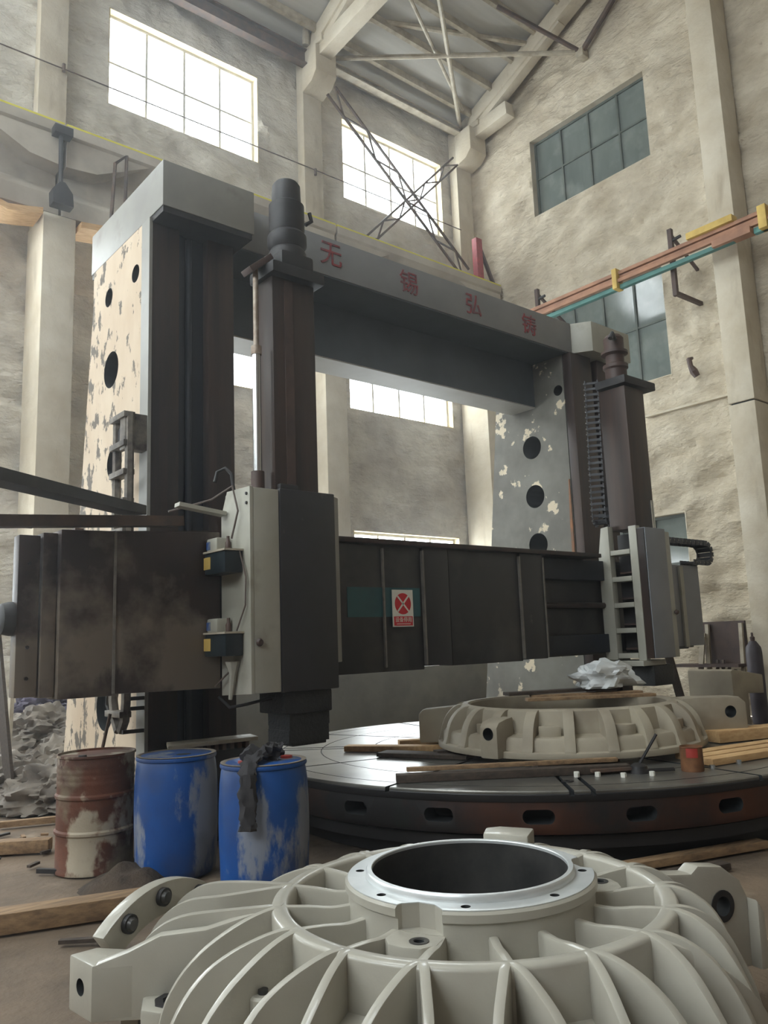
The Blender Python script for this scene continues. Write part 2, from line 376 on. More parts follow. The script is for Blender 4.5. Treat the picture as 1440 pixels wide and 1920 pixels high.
def wall(name, axis, c, u0, u1, v0, v1, holes, step, outward, rough=0.1, m='plaster'):
    """wall skin with window openings, lumpy like sprayed plaster, with a backing slab of depth 0.25"""
    def grid(a, b, extra):
        k = max(1, int(round((b-a)/step))); g = [a+(b-a)*i/k for i in range(k+1)]
        g = [t for t in g if all(abs(t-e) > step*0.4 for e in extra)]+list(extra)
        return sorted(set([a, b]+g))
    ue = sorted(set([h[0] for h in holes]+[h[1] for h in holes])); ve = sorted(set([h[2] for h in holes]+[h[3] for h in holes]))
    ue = [t for t in ue if u0 < t < u1]; ve = [t for t in ve if v0 < t < v1]
    U = grid(u0, u1, ue); V = grid(v0, v1, ve)
    def P(u, v, d): return (u, c+d, v) if axis == 'y' else (c+d, u, v)
    mb = MB(); idx = {}
    def vert(i, j):
        if (i, j) in idx: return idx[(i, j)]
        u, v = U[i], V[j]
        edge = any(h[0]-1e-6 <= u <= h[1]+1e-6 and h[2]-1e-6 <= v <= h[3]+1e-6 for h in holes)
        w_ = nz(u*.5, v*.5, c+11)*1.2; d = 0 if edge else rough*(nz(u*.9, v*2.0+u*.7, c)+0.9*nz(u*2.0+w_, v*4.0+u*1.3, c+7)+0.5*nz(u*5+w_, v*9, c+3))
        idx[(i, j)] = len(mb.v); mb.v.append(P(u, v, d)); return idx[(i, j)]
    for i in range(len(U)-1):
        for j in range(len(V)-1):
            cu, cv = (U[i]+U[i+1])/2, (V[j]+V[j+1])/2
            if any(h[0] < cu < h[1] and h[2] < cv < h[3] for h in holes): continue
            mb.f.append((vert(i, j), vert(i+1, j), vert(i+1, j+1), vert(i, j+1)))
    o = struct(build(name, mb, m, origin=P(u0, v0, 0)))
    for h in holes:         # jambs, head and sill of each opening
        a, b, z0, z1 = h; t = 0.02; D = 0.3*outward
        r = MB()
        lo, hi = sorted((0.0, D))
        def bx(ua, ub, va, vb):
            if axis == 'y': r.box(ua, ub, c+lo, c+hi, va, vb)
            else: r.box(c+lo, c+hi, ua, ub, va, vb)
        bx(a-t, a, z0-t, z1+t); bx(b, b+t, z0-t, z1+t); bx(a, b, z1, z1+t); bx(a, b, z0-t, z0)
        build('reveal', r, 'reveal' if name == 'wall_left' else 'concrete', o)
    return o
holes_l = [(a, b, c, d) for (a, b) in BAYS for (c, d) in ROWS]
wall_left = wall('wall_left', 'y', YW, XF, XW, 0, 14.4, holes_l, 0.1, 1, m='plaster_lit')
RW = [(7.95, 10.97, 11.1, 13.0), (7.95, 10.97, 6.45, 8.75), (7.95, 10.97, 1.85, 3.72)]
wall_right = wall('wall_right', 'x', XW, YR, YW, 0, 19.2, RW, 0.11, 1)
wall_front = wall('wall_front', 'x', XF, YR, YW, 0, 19.2, [(a, b, c, d) for a, b, c, d in FAR_OPEN], 0.8, -1, m='unseen_dark')
wall_rear = wall('wall_rear', 'y', YR, XF, XW, 0, 14.4, [(a, b, c, d) for a, b, c, d in REAR_OPEN], 0.8, -1, m='unseen_dark')

wn = [0]
def window(axis, c, u0, u1, z0, z1, cols, rows, outward, fm, gm, splits=None):
    wn[0] += 1
    P = (lambda u, d, v: (u, c+outward*d, v)) if axis == 'y' else (lambda u, d, v: (c+outward*d, u, v))
    def bx(mb, ua, ub, da, db, va, vb):
        p, q = P(ua, da, va), P(ub, db, vb)
        return mb.box(min(p[0], q[0]), max(p[0], q[0]), min(p[1], q[1]), max(p[1], q[1]), va, vb)
    f = MB(); t = 0.05
    bx(f, u0, u0+t, .16, .24, z0, z1); bx(f, u1-t, u1, .16, .24, z0, z1)
    bx(f, u0+t, u1-t, .16, .24, z0, z0+t); bx(f, u0+t, u1-t, .16, .24, z1-t, z1)
    o = struct(build('window_%d' % wn[0], f, fm, origin=P((u0+u1)/2, .2, z0)))
    us = [u0+(u1-u0)*i/cols for i in range(cols+1)]; vs_ = splits or [z0+(z1-z0)*i/rows for i in range(rows+1)]
    for u in us[1:-1]: build('mullion', bx(MB(), u-.022, u+.022, .165, .235, z0+t, z1-t), fm, o)
    for v in vs_[1:-1]:
        build('transom', bx(MB(), u0+t, u1-t, .17, .23, v-.022, v+.022), fm, o)
    for i in range(cols):
        for j in range(len(vs_)-1):
            build('pane', bx(MB(), us[i]+.02, us[i+1]-.02, .197, .203, vs_[j]+.02, vs_[j+1]-.02), gm, o)
    return o
for bi, (a, b) in enumerate(BAYS):
    for (c, d) in ROWS: window('y', YW, a, b, c, d, 4, 2, 1, 'frame', 'glass')
window('x', XW, *RW[0], 4, 2, 1, 'frame_dark', 'glass_dusty', [11.1, 12.08, 13.0])
window('x', XW, *RW[1], 4, 2, 1, 'frame_dark', 'glass_dusty', [6.45, 7.67, 8.75])
window('x', XW, *RW[2], 4, 2, 1, 'frame_dark', 'glass_dusty')
for (a, b, c, d) in FAR_OPEN: window('x', XF, a, b, c, d, 5, 6, -1, 'frame', 'glass')
for (a, b, c, d) in REAR_OPEN: window('y', YR, a, b, c, d, 6, 2, -1, 'frame', 'glass')

# thin dusty haze that fills the hall
hz = bpy.data.materials.new('dusty_air'); hz.use_nodes = True; nt = hz.node_tree
nt.nodes.remove(nt.nodes['Principled BSDF'])
vsn = nt.nodes.new('ShaderNodeVolumeScatter'); vsn.inputs['Density'].default_value = 0.0055; vsn.inputs['Anisotropy'].default_value = 0.72
vsn.inputs['Color'].default_value = (0.95, 0.97, 1, 1)
nt.links.new(vsn.outputs[0], nt.nodes['Material Output'].inputs['Volume'])
M['haze'] = hz
hb = build('haze', MB().box(XF+.3, XW-.01, YR+.3, YW-.01, .001, 14.0), 'haze', smooth=False)
struct(hb)

# roof: eave above the window wall, ridge over the middle of the hall
ZE, SL, YE = 14.12, 0.42, 12.95
def zr(y): return ZE+SL*(YE-y) if y > 2 else ZE+SL*(YE-2)-SL*(2-y)
rf = MB()
def roof_part(y1, y0, x0, x1): rf.prism([(y1, zr(y1)), (y0, zr(y0)), (y0, zr(y0)+.08), (y1, zr(y1)+.08)], 'x', x0, x1)
RX0, RX1, RY0, RY1 = ADDED_ROOF_OPEN
roof_part(13.3, RY1, XF-.3, XW+.4); roof_part(RY0, 2.0, XF-.3, XW+.4); roof_part(2.0, -9.3, XF-.3, XW+.4)
roof_part(RY1, RY0, XF-.3, RX0); roof_part(RY1, RY0, RX1, XW+.4)
ceiling = struct(build('ceiling', rf, 'roof', origin=(0, 2, 14)))
for y in (12.85, 12.3, 11.6, 10.9, 10.2, 9.5, 8.8, 8.0, 7.2, 6.4):
    b = MB().prism([(y-.035, zr(y)-.17), (y+.035, zr(y)-.20), (y+.035, zr(y)-.02), (y-.035, zr(y)+.0)], 'x', XF, XW-.05)
    build('purlin', b, 'steel_white', ceiling)

wn[0] += 1
sk = MB().prism([(RY1, zr(RY1)+.03), (RY0, zr(RY0)+.03), (RY0, zr(RY0)+.05), (RY1, zr(RY1)+.05)], 'x', RX0+.02, RX1-.02)
struct(build('window_%d' % wn[0], sk, 'glass'))  # pane of the added roof opening

# concrete columns along the window wall: a wide lower shaft carrying the crane girder, a slimmer upper shaft
def column(x0, x1, label, block=True):
    t = thing('concrete_column', label, 'column', ((x0+x1)/2, 12.6, 0), 'concrete columns along the window wall')
    build('lower_shaft', MB().box(x0-.02, x1+.02, 12.15, 12.97, 0, 8.28), 'concrete', t, bevel=.02)
    build('upper_shaft', MB().box(x0, x1, 12.72, 12.97, 8.28, 14.0), 'concrete', t, bevel=.015)
    if block:
        build('corbel_block', MB().prism([(12.2, 13.85), (12.72, 13.85), (12.72, 13.0), (12.38, 13.08), (12.2, 13.25)], 'x', x0-.02, x1+.04), 'concrete', t, bevel=.02)
    return t
column(3.57, 4.03, 'pale concrete column left of the machine, topped by the crane girder', False)
column(8.87, 9.34, 'pale concrete column between the two bright upper windows')
column(13.42, 13.92, 'pale concrete column in the corner beside the dark-paned wall')
column(-1.6, -1.14, 'pale concrete column out at the far left end', False)

# crane girders resting on the lower shafts
def girder(x0, x1, label):
    poly = [(11.98, 9.74), (11.98, 9.58), (12.36, 9.22), (12.36, 8.82), (12.16, 8.6), (12.16, 8.29), (12.66, 8.29), (12.66, 9.74)]
    t = thing('crane_girder', label, 'girder', ((x0+x1)/2, 12.4, 8.29), 'concrete crane girders on the columns')
    build('beam_body', MB().prism(poly, 'x', x0, x1), 'girder', t, bevel=.012)
    # haunched ends where the web thickens
    for xe, sgn in ((x0, 1), (x1, -1)):
        mb = MB()
        q = [(xe+sgn*.01, 9.3), (xe+sgn*.9, 9.22), (xe+sgn*1.5, 9.3)]
        mb.prism([(a, b) for a, b in ((xe+sgn*.01, 9.58), (xe+sgn*.01, 9.05), (xe+sgn*.5, 9.1), (xe+sgn*1.4, 9.55))], 'y', 12.02, 12.37)
        build('haunch', mb, 'girder', t)
    build('rail_strip', MB().box(x0, x1, 11.99, 12.04, 9.745, 9.775), 'lime', t)
    return t
girder(-1.36, 3.78, 'long concrete crane girder running out of the left edge of the picture')
girder(3.82, 9.08, 'long concrete crane girder behind the left machine column')
girder(9.12, 13.95, 'long concrete crane girder above the right half of the machine beam')
# tan strips coloured to imitate the warm-lit girder underside, one per bay
for x0, x1, lab in ((0.5, 3.5, 'tan strip for the warm-lit girder underside at the left picture edge'), (4.08, 8.8, 'tan strip for the warm-lit girder underside right of the left concrete column')):
    mb = MB(); k = 12; vs = []
    for i in range(k+1):
        x = x0+(x1-x0)*i/k; z = 8.16+.05*math.sin(i*1.7)
        vs += [(x, 12.0, z-.06), (x, 12.5, z-.06), (x, 12.5, z+.04), (x, 12.0, z+.04)]
    fs = [(4*i+a, 4*i+(a+1) % 4, 4*i+4+(a+1) % 4, 4*i+4+a) for i in range(k) for a in range(4)]+[(0, 1, 2, 3), (4*k+3, 4*k+2, 4*k+1, 4*k)]
    one('lit_underside_strip', mb.add(vs, fs), 'wood_new', lab, 'board')

# hanger strut and rod frame standing on the girder ledge
t = thing('hanger_strut', 'black iron strut with clamp standing on the left concrete column', 'strut', (3.72, 11.9, 8.28))
build('rod', MB().tube([(3.72, 11.9, 8.5), (3.70, 11.9, 9.5)], .035, 10), 'black', t)
build('foot', MB().prism([(3.58, 8.28), (3.9, 8.28), (3.88, 8.5), (3.76, 8.66), (3.68, 8.66), (3.57, 8.5)], 'y', 11.8, 12.0), 'black', t, bevel=.02)
build('clamp', MB().box(3.58, 3.86, 11.8, 11.98, 9.46, 9.6), 'black', t, bevel=.01)
one('rod_frame', MB().tube([(4.5, 11.86, 8.3), (4.55, 11.86, 9.3), (4.77, 11.94, 9.56), (4.75, 11.94, 8.3)], .03, 8), 'steel_dark',
    'thin bent steel rod frame above the left machine cap', 'frame')
# thin line strung along the wall, with small insulators
t = thing('strung_wire', 'thin dark wire strung along the wall below the upper windows', 'wire', (4, 12.66, 11.3))
build('wire', MB().tube([(-2, 12.66, 11.35), (2.8, 12.66, 11.2), (4.0, 12.66, 11.22), (9.0, 12.66, 11.28), (13.4, 12.66, 11.3)], .012, 5), 'steel_dark', t)
for x in (3.95, 9.1): build('insulator', MB().tube([(x, 12.66, 11.17), (x, 12.66, 11.31)], .03, 8), 'steel_dark', t)

# roof steel and concrete trusses
def truss(x, label, w=0.34, yl=2.1):
    t = thing('roof_truss', label, 'truss', (x, 12.4, 13.85), 'concrete roof trusses')
    build('upper_chord', MB().bar((x, 12.7, 14.0), (x, 2.1, zr(2.1)-.42), w, .36), 'concrete', t, bevel=.02)
    build('lower_chord', MB().bar((x, 12.45, 13.78), (x, yl, 13.78+(12.45-yl)*.055), w*.9, .34), 'concrete', t, bevel=.02)
    build('web_strut', MB().bar((x, 12.3, 13.9), (x, 9.6, 15.1), w*.7, .22), 'concrete', t, bevel=.015)
    if yl < 5:
        build('web_strut', MB().bar((x, 9.2, 14.1), (x, 9.6, 15.1), w*.6, .2), 'concrete', t, bevel=.015)
        build('web_strut', MB().bar((x, 9.1, 14.05), (x, 6.2, 16.4), w*.6, .2), 'concrete', t, bevel=.015)
    build('shoe', MB().box(x-.2, x+.2, 12.05, 12.6, 13.86, 14.0), 'concrete', t, bevel=.02)
    return t
truss(9.1, 'heavy pale concrete truss springing from the middle column')
truss(13.75, 'heavy pale concrete truss rising along the dark-paned gable wall', yl=11.2)
truss(3.8, 'heavy pale concrete truss above the left concrete column')
def eave_beam(x0, x1, z, h, mat_, label):
    t = MB(); y = 12.6
    t.box(x0, x1, y-.09, y+.09, z-h/2, z-h/2+.03); t.box(x0, x1, y-.09, y+.09, z+h/2-.03, z+h/2); t.box(x0, x1, y-.012, y+.012, z-h/2+.03, z+h/2-.03)
    return one('eave_beam', t, mat_, label, 'beam')
eave_beam(4.05, 8.85, 13.72, .34, 'steel_dark', 'brown steel eave beam above the large left window')
eave_beam(9.42, 13.4, 13.88, .14, 'steel_white', 'cream steel eave beam above the second bright window')
def brace(p0, p1, r, label, m='steel_white'):
    return one('roof_brace', MB().tube([p0, p1], r, 8), m, label, 'brace')
brace((9.45, 12.75, 14.1), (13.75, 9.3, 14.12), .05, 'level steel brace crossing from the middle column top to the gable wall')
brace((9.3, 10.1, 14.25), (13.3, 12.3, 14.25), .04, 'thin slanting roof brace, left one of the crossing pair')
brace((10.0, 9.75, 14.22), (13.75, 12.8, 14.0), .05, 'rust-spotted slanting roof brace ending at the corner column')
brace((9.2, 12.0, 14.55), (13.7, 10.45, 15.05), .06, 'upper grey roof brace just under the purlins')
brace((12.2, 10.1, 15.0), (13.95, 9.3, 14.25), .05, 'dark strut running down to the gable wall top', 'steel_dark')
brace((13.95, 9.25, 14.2), (13.9, 7.4, 15.6), .06, 'short rusty strut rising from the gable wall bracket', 'steel_dark')
brace((8.85, 12.55, 14.0), (8.75, 12.3, 15.3), .08, 'short pale pipe beside the middle truss foot')
one('wall_bracket', MB().box(13.88, 14.1, 9.18, 9.36, 14.08, 14.28), 'steel_white', 'rusty bracket block where the roof braces meet the gable wall', 'bracket', bevel=.02)

def lattice(p0, p1, label, w=.34):
    p0 = Vector(p0); p1 = Vector(p1); d = (p1-p0).normalized(); s = Vector((0, 1, 0)).cross(d).normalized()
    t = thing('lattice_brace', label, 'brace', p1, 'crossed lattice braces')
    for q in (-.5, .5): build('chord', MB().bar(p0+s*w*q, p1+s*w*q, .045, .045), 'steel_dark', t)
    n = 9
    for i in range(n):
        a = p0+(p1-p0)*(i/n)+s*w*(.5 if i % 2 else -.5); b = p0+(p1-p0)*((i+1)/n)+s*w*(-.5 if i % 2 else .5)
        build('lacing_bar', MB().bar(a, b, .03, .03), 'steel_dark', t)
lattice((9.3, 12.3, 13.0), (13.1, 12.3, 9.95), 'dark lattice brace falling from the middle column to the lower right')
lattice((13.28, 12.62, 13.05), (10.3, 12.62, 9.95), 'dark lattice brace falling from the corner column to the lower left', .2)
t = thing('end_stop', 'faded red angle bracket standing on the girder end in the corner', 'bracket', (13.5, 12.2, 9.76))
build('post', MB().box(13.3, 13.5, 12.1, 12.25, 9.78, 10.85), 'red_fade', t, bevel=.01)
build('stay', MB().bar((13.5, 12.18, 10.65), (13.92, 12.18, 9.82), .07, .07), 'brown_iron', t)
build('foot_plate', MB().box(13.25, 13.94, 12.08, 12.3, 9.76, 9.79), 'brown_iron', t)

# pier on the right wall
t = thing('wall_pier', 'tall cream concrete pier on the right wall', 'pier', (13.85, 6.4, 0))
build('pier_shaft', MB().box(13.5, 14.05, 6.13, 6.6, 0, 5.36), 'concrete', t, bevel=.015)
build('pier_shaft', MB().box(13.5, 14.05, 6.13, 6.6, 5.39, 14.9), 'concrete', t, bevel=.015)
build('joint', MB().box(13.54, 14.05, 6.17, 6.56, 5.34, 5.41), 'iron', t)
struct(build('trim_1', MB().box(14.0, 14.1, 6.62, 8.55, 5.70, 5.74), 'concrete'))

# conductor rails on brackets
t = thing('conductor_rail', 'brown and teal crane conductor rails along the right wall', 'rail', (13.0, 8, 8.1))
for i, z in enumerate((8.33, 8.24)): build('brown_bar', MB().box(12.97+.02*i, 13.05+.02*i, 2.0, 12.1, z-.035, z+.035), 'rail_brown', t, bevel=.01)
build('brown_bar', MB().box(12.92, 13.0, 2.0, 12.1, 8.12, 8.19), 'rail_brown', t, bevel=.01)
build('teal_bar', MB().box(12.98, 13.08, 5.95, 12.1, 8.01, 8.09), 'rail_teal', t, bevel=.01)
build('teal_bar', MB().box(12.98, 13.08, 2.0, 5.6, 8.0, 8.1), 'rail_teal', t, bevel=.01)
build('tan_sleeve', MB().box(12.9, 13.1, 5.62, 6.3, 8.02, 8.14), 'rail_brown', t, bevel=.01)
for y, w_ in ((8.25, .05), (5.4, .07)): build('clamp', MB().box(12.88, 13.1, y-w_, y+w_, 8.0, 8.4), 'yellow', t, bevel=.008)
build('yellow_cover', MB().box(12.9, 13.1, 5.9, 6.75, 8.36, 8.48), 'yellow', t, bevel=.01)
def rail_bracket(y, label):
    b = thing('rail_bracket', label, 'bracket', (13.6, y, 7.5), 'brackets of the conductor rails')
    build('post', MB().bar((13.2, y, 7.55), (13.2, y, 8.85), .08, .08, (0, 1, 0)), 'brown_iron', b)
    build('arm', MB().bar((13.2, y, 7.6), (14.1, y, 7.62), .07, .07), 'brown_iron', b)
    build('stay', MB().bar((13.2, y, 8.75), (14.1, y, 8.3), .05, .05), 'brown_iron', b)
    build('bolt', MB().tube([(13.2, y-.03, 8.62), (13.2, y-.2, 8.64)], .03, 8), 'black', b)
rail_bracket(7.2, 'dark iron rail bracket over the lower dark window')
rail_bracket(10.35, 'dark iron rail bracket just above the right end of the machine beam')
one('wall_hook', MB().tube([(14.02, 7.45, 6.6), (13.9, 7.45, 6.55), (13.88, 7.42, 6.4), (13.9, 7.38, 6.3), (13.95, 7.35, 6.2)], [.03, .05, .05, .08, .06], 8), 'brown_iron',
    'short rusty iron stub sticking out of the right wall', 'stub')

# ------------------------------------------------------------------ gantry frame of the big vertical lathe
g = thing('gantry_frame', 'tall grey two-column portal frame of the vertical lathe, with red lettering', 'machine frame', (6.3, 7.2, 0))
bodypoly = [(6.65, 0), (8.52, 0), (7.9, 5.0), (7.9, 5.38), (6.65, 5.38)]
lc = build('left_column', MB().prism(bodypoly, 'x', 2.83, 3.67), 'cream', g, origin=(2.83, 6.9, 0))
def cyl_x(y, z, r, a, b, n=32): return MB().prism([(y+r*math.cos(2*PI*k/n), z+r*math.sin(2*PI*k/n)) for k in range(n)], 'x', a, b)
cut(lc, [cyl_x(6.83, 4.96, .085, 2.7, 3.4), cyl_x(7.48, 4.96, .095, 2.7, 3.4), cyl_x(7.39, 4.19, .18, 2.7, 3.5), cyl_x(7.3, 3.25, .15, 2.7, 3.5), cyl_x(7.4, 1.0, .2, 2.7, 3.5)])
rc = build('right_column', MB().prism(bodypoly, 'x', 8.92, 9.76), 'peel', g, origin=(8.92, 6.9, 0))
cut(rc, [cyl_x(7.28, 4.17, .165, 8.8, 9.6), cyl_x(7.28, 3.46, .165, 8.8, 9.6), cyl_x(7.28, 2.77, .165, 8.8, 9.6), cyl_x(6.75, 4.88, .075, 8.8, 9.6)])
for xs in ((2.83, 3.11, 3.40, 3.67), (8.92, 9.38, 9.52, 9.76)):
    build('guideway', MB().box(xs[0], xs[1], 6.5, 6.64, .02, 5.37), 'guide', g, bevel=.008)
    build('guideway', MB().box(xs[2], xs[3], 6.5, 6.64, .02, 5.37), 'guide', g, bevel=.008)
    build('recess_panel', MB().box(xs[1]+.002, xs[2]-.002, 6.6, 6.645, .02, 5.37), 'recess', g)
    xm = (xs[1]+xs[2])/2
    build('lead_screw', MB().tube([(xm-.02, 6.57, .05), (xm-.02, 6.57, 5.3)], .03, 10), 'recess', g)
    build('key_rail', MB().box(xs[1]+.01, xs[1]+.05, 6.53, 6.6, .05, 5.3), 'recess', g)
build('side_edge', MB().box(2.815, 2.845, 6.49, 6.66, .02, 5.37), 'grey', g)
build('orange_streak', MB().prism([(6.655, 2.2), (6.70, 2.2), (6.70, 3.0), (6.675, 3.6), (6.66, 3.6)], 'x', 8.905, 8.925), 'orange', g)
build('left_cap', MB().prism([(2.83, 6.25), (3.76, 6.25), (3.76, 7.98), (2.83, 7.98)], 'z', 5.385, 5.82), 'grey', g, bevel=.01)
build('cap_shadow', MB().prism([(2.84, 6.262), (3.74, 6.262), (3.74, 7.97), (2.84, 7.97)], 'z', 5.33, 5.385), 'black', g)  # black slab standing for the shadow under the cap overhang
build('right_cap', MB().prism([(9.03, 6.56), (9.19, 6.31), (10.1, 6.31), (10.1, 7.98), (9.03, 7.98)], 'z', 5.385, 5.82), 'white_cover', g, bevel=.01)
build('top_beam', MB().box(3.765, 9.025, 6.545, 7.62, 5.385, 5.82), 'beam', g, bevel=.008)
build('web_beam', MB().box(3.68, 8.91, 7.16, 7.61, 4.74, 5.38), 'beam_shaded', g, bevel=.008)
build('web_soffit', MB().box(3.68, 8.91, 7.165, 7.605, 4.725, 4.74), 'beam_under_lit', g)
build('soffit', MB().box(3.78, 9.0, 6.56, 7.16, 5.37, 5.384), 'beam_shaded', g)
for ch, x, z, a in (('无', 4.88, 5.62, 0), ('锡', 6.0, 5.59, 0), ('弘', 7.07, 5.59, 0), ('铸', 8.13, 5.57, 0)):
    text('lettering', ch, .30, 'letter', g, (x, 6.54, z), extrude=.006)

one('low_partition', MB().box(4.98, 11.5, 10.2, 10.3, 0.0, 1.075), 'bed', 'low grey plate partition standing behind the rotary table', 'partition', bevel=.01)

# ------------------------------------------------------------------ rail covers and crossrail
c = thing('crossrail', 'long dark crossrail in sheet covers across both machine columns', 'crossrail', (6, 6, 1.2))
build('core', MB().box(3.0, 10.0, 5.76, 6.44, 1.27, 2.36), 'steel_panel', c, bevel=.01)
build('way', MB().box(6.84, 9.95, 5.66, 5.76, 2.12, 2.35), 'recess', c, bevel=.008)
build('way', MB().box(6.84, 9.95, 5.66, 5.76, 1.29, 1.5), 'recess', c, bevel=.008)
build('feed_screw', MB().tube([(6.84, 5.7, 1.83), (9.5, 5.7, 1.83)], .035, 10), 'guide', c)
build('top_lip', MB().box(3.9, 7.85, 5.5, 6.44, 2.365, 2.41), 'guide', c, bevel=.006)
px = [(3.9, 4.61, 1.24, 'steel_panel', 0), (4.61, 5.09, 1.24, 'steel_panel', .012), (5.10, 5.43, 1.27, 'dark_cover', -.01), (5.44, 6.45, 1.258, 'steel_panel', .005), (6.46, 6.83, 1.27, 'dark_cover', -.012)]
for a, b, z0, m_, dy in px:
    build('cover_panel', MB().box(a+.004, b-.004, 5.55+dy, 5.75, z0, 2.36), m_, c, bevel=.006)
for x in (4.61, 5.095, 6.455, 6.832): build('seam_strip', MB().box(x-.009, x+.009, 5.528, 5.56, 1.28, 2.33), 'trim_light', c)
build('teal_patch', MB().box(4.21, 5.05, 5.5455, 5.5495, 1.72, 1.98), 'blue_sil', c)
# left wing with stepped sheet covers
build('wing_core', MB().box(1.86, 2.99, 5.75, 6.44, 1.24, 2.3), 'brown_panel', c)
build('wing_panel', MB().prism([(1.80, 1.205), (2.165, 1.205), (2.165, 2.34), (1.80, 2.33)], 'y', 5.53, 5.75), 'brown_panel', c, bevel=.008)
build('wing_panel', MB().prism([(2.175, 1.215), (2.995, 1.205), (2.995, 2.38), (2.175, 2.34)], 'y', 5.54, 5.75), 'brown_panel', c, bevel=.008)
build('wing_step', MB().box(1.70, 1.795, 5.58, 5.75, 1.22, 2.31), 'brown_panel', c, bevel=.008)
build('seam_strip', MB().box(2.162, 2.18, 5.522, 5.56, 1.22, 2.33), 'trim_light', c)
build('end_plate', MB().box(1.55, 1.69, 5.6, 5.72, 1.23, 2.29), 'brown_panel', c, bevel=.01)
for z in (1.35, 1.55, 2.1): build('screw', MB().tube([(1.62, 5.585, z), (1.62, 5.6, z)], .012, 8), 'black', c)
build('end_motor', MB().lathe([(0, -.085), (.07, -.085), (.10, -.07), (.112, -.02), (.112, .0), (0, 0)], (1.55, 5.70, 1.74), 24, 'x'), 'black', c)
build('wing_top', MB().prism([(1.86, 2.315), (2.99, 2.385), (2.99, 2.40), (1.86, 2.33)], 'y', 5.6, 6.44), 'guide', c)
# right wing
build('right_wing_panel', MB().box(9.3, 10.13, 5.6, 5.75, 1.31, 2.35), 'tan_panel', c, bevel=.01)
build('right_wing_strip', MB().box(9.62, 9.70, 5.57, 5.6, 1.30, 2.33), 'white_cover', c)

# stop sign hung on the crossrail cover
s = thing('warning_sign', 'white sign with a red disc and white cross on the dark crossrail', 'sign', (4.82, 5.535, 1.63))
build('board', MB().box(4.70, 4.945, 5.528, 5.535, 1.63, 1.96), 'sign_white', s)
build('red_disc', MB().disc_prism((4.8225, 1.835), .095, 'y', 5.5255, 5.528, 40), 'sign_red', s)
for q in (-1, 1): build('cross_bar', MB().bar((4.8225-.064, 5.5245, 1.835-.068*q), (4.8225+.064, 5.5245, 1.835+.068*q), .002, .016, (0, 0, 1)), 'sign_white', s)
build('red_band', MB().box(4.712, 4.933, 5.5255, 5.528, 1.64, 1.722), 'sign_red', s)
text('sign_text', '设备停用', .05, 'sign_white', s, (4.8225, 5.5245, 1.69), extrude=.001)
build('small_print', MB().box(4.74, 4.905, 5.5245, 5.5255, 1.652, 1.658), 'sign_white', s)

# ------------------------------------------------------------------ left tool head
h = thing('tool_head', 'left tool head, off-white cover with a dark front and tall black ram', 'tool head', (3.4, 5.3, .77))
build('side_cover', MB().prism([(5.1, 1.17), (5.53, 1.15), (5.53, 2.5), (5.44, 2.68), (5.1, 2.67)], 'x', 3.0, 3.03), 'white_cover', h, bevel=.004)
build('front_cover', MB().box(3.03, 3.25, 5.1, 5.52, 1.17, 2.665), 'white_cover', h, bevel=.008)
build('dark_front', MB().box(3.255, 3.765, 5.09, 5.15, 1.165, 2.675), 'dark_cover', h, bevel=.012)
build('inner_body', MB().box(3.26, 3.76, 5.15, 5.52, 1.2, 2.66), 'guide', h)
build('right_edge', MB().prism([(3.765, 5.11), (3.85, 5.16), (3.87, 5.52), (3.765, 5.52)], 'z', 1.36, 2.66), 'grey', h, bevel=.006)
build('ram', MB().box(3.31, 3.72, 5.24, 5.51, 2.665, 4.46), 'guide', h, bevel=.012)
build('ram_strip', MB().box(3.42, 3.50, 5.232, 5.242, 2.68, 4.44), 'brown_iron', h)  # brown strip up the ram front
build('ram_cap', MB().box(3.27, 3.78, 5.16, 5.53, 4.46, 4.56), 'black', h, bevel=.02)
build('gearbox', MB().box(3.38, 3.70, 5.2, 5.5, 4.56, 4.70), 'black', h, bevel=.03)
mo = build('motor', MB().lathe([(0, 4.68), (.155, 4.68), (.16, 4.74), (.14, 4.78), (.165, 4.82), (.165, 4.9), (.14, 4.93), (.15, 4.96), (.15, 5.18), (.125, 5.2), (.12, 5.36), (.10, 5.39), (0, 5.39)], (3.54, 5.36, 0), 32), 'black', h)
build('motor_plug', MB().tube([(3.69, 5.3, 5.04), (3.74, 5.28, 5.08), (3.72, 5.28, 5.15)], .018, 8), 'black', mo)
build('tool_block', MB().box(3.30, 3.73, 5.14, 5.5, 1.0, 1.165), 'tool', h, bevel=.015)
mb = MB()
for i, z in enumerate((.96, .90, .84)): mb.box(3.36+.004*(i % 2), 3.72-.004*(i % 2), 5.17+.005*i, 5.47, z-.055, z+.04-.002)
build('tool_holder', mb, 'tool', h)
build('tool_tip', MB().box(3.40, 3.71, 5.2, 5.42, .76, .79), 'tool', h, bevel=.01)
build('bracket_plate', MB().bar((3.13, 5.33, 4.47), (3.33, 5.33, 4.64), .14, .05), 'brown_iron', h, bevel=.006)
build('cylinder_rod', MB().tube([(3.21, 5.33, 3.85), (3.21, 5.33, 4.53)], .022, 14), 'rod_old', h)
build('cylinder_barrel', MB().tube([(3.21, 5.33, 2.84), (3.21, 5.33, 3.80)], .035, 18), 'chrome', h)
cb_ = build('cylinder_collar', MB().tube([(3.21, 5.33, 3.79), (3.21, 5.33, 3.86)], .042, 18), 'rod_old', h)
build('cylinder_base', MB().tube([(3.21, 5.33, 2.66), (3.21, 5.33, 2.84)], .052, 18), 'brown_iron', h)
build('lever_block', MB().box(3.33, 3.5, 5.2, 5.26, 2.67, 2.74), 'black', h, bevel=.01)
build('knob', MB().lathe([(0, -.04), (.02, -.04), (.03, -.02), (.018, 0), (0, 0)], (3.06, 5.1, 1.53), 16, 'y'), 'brown_iron', h)
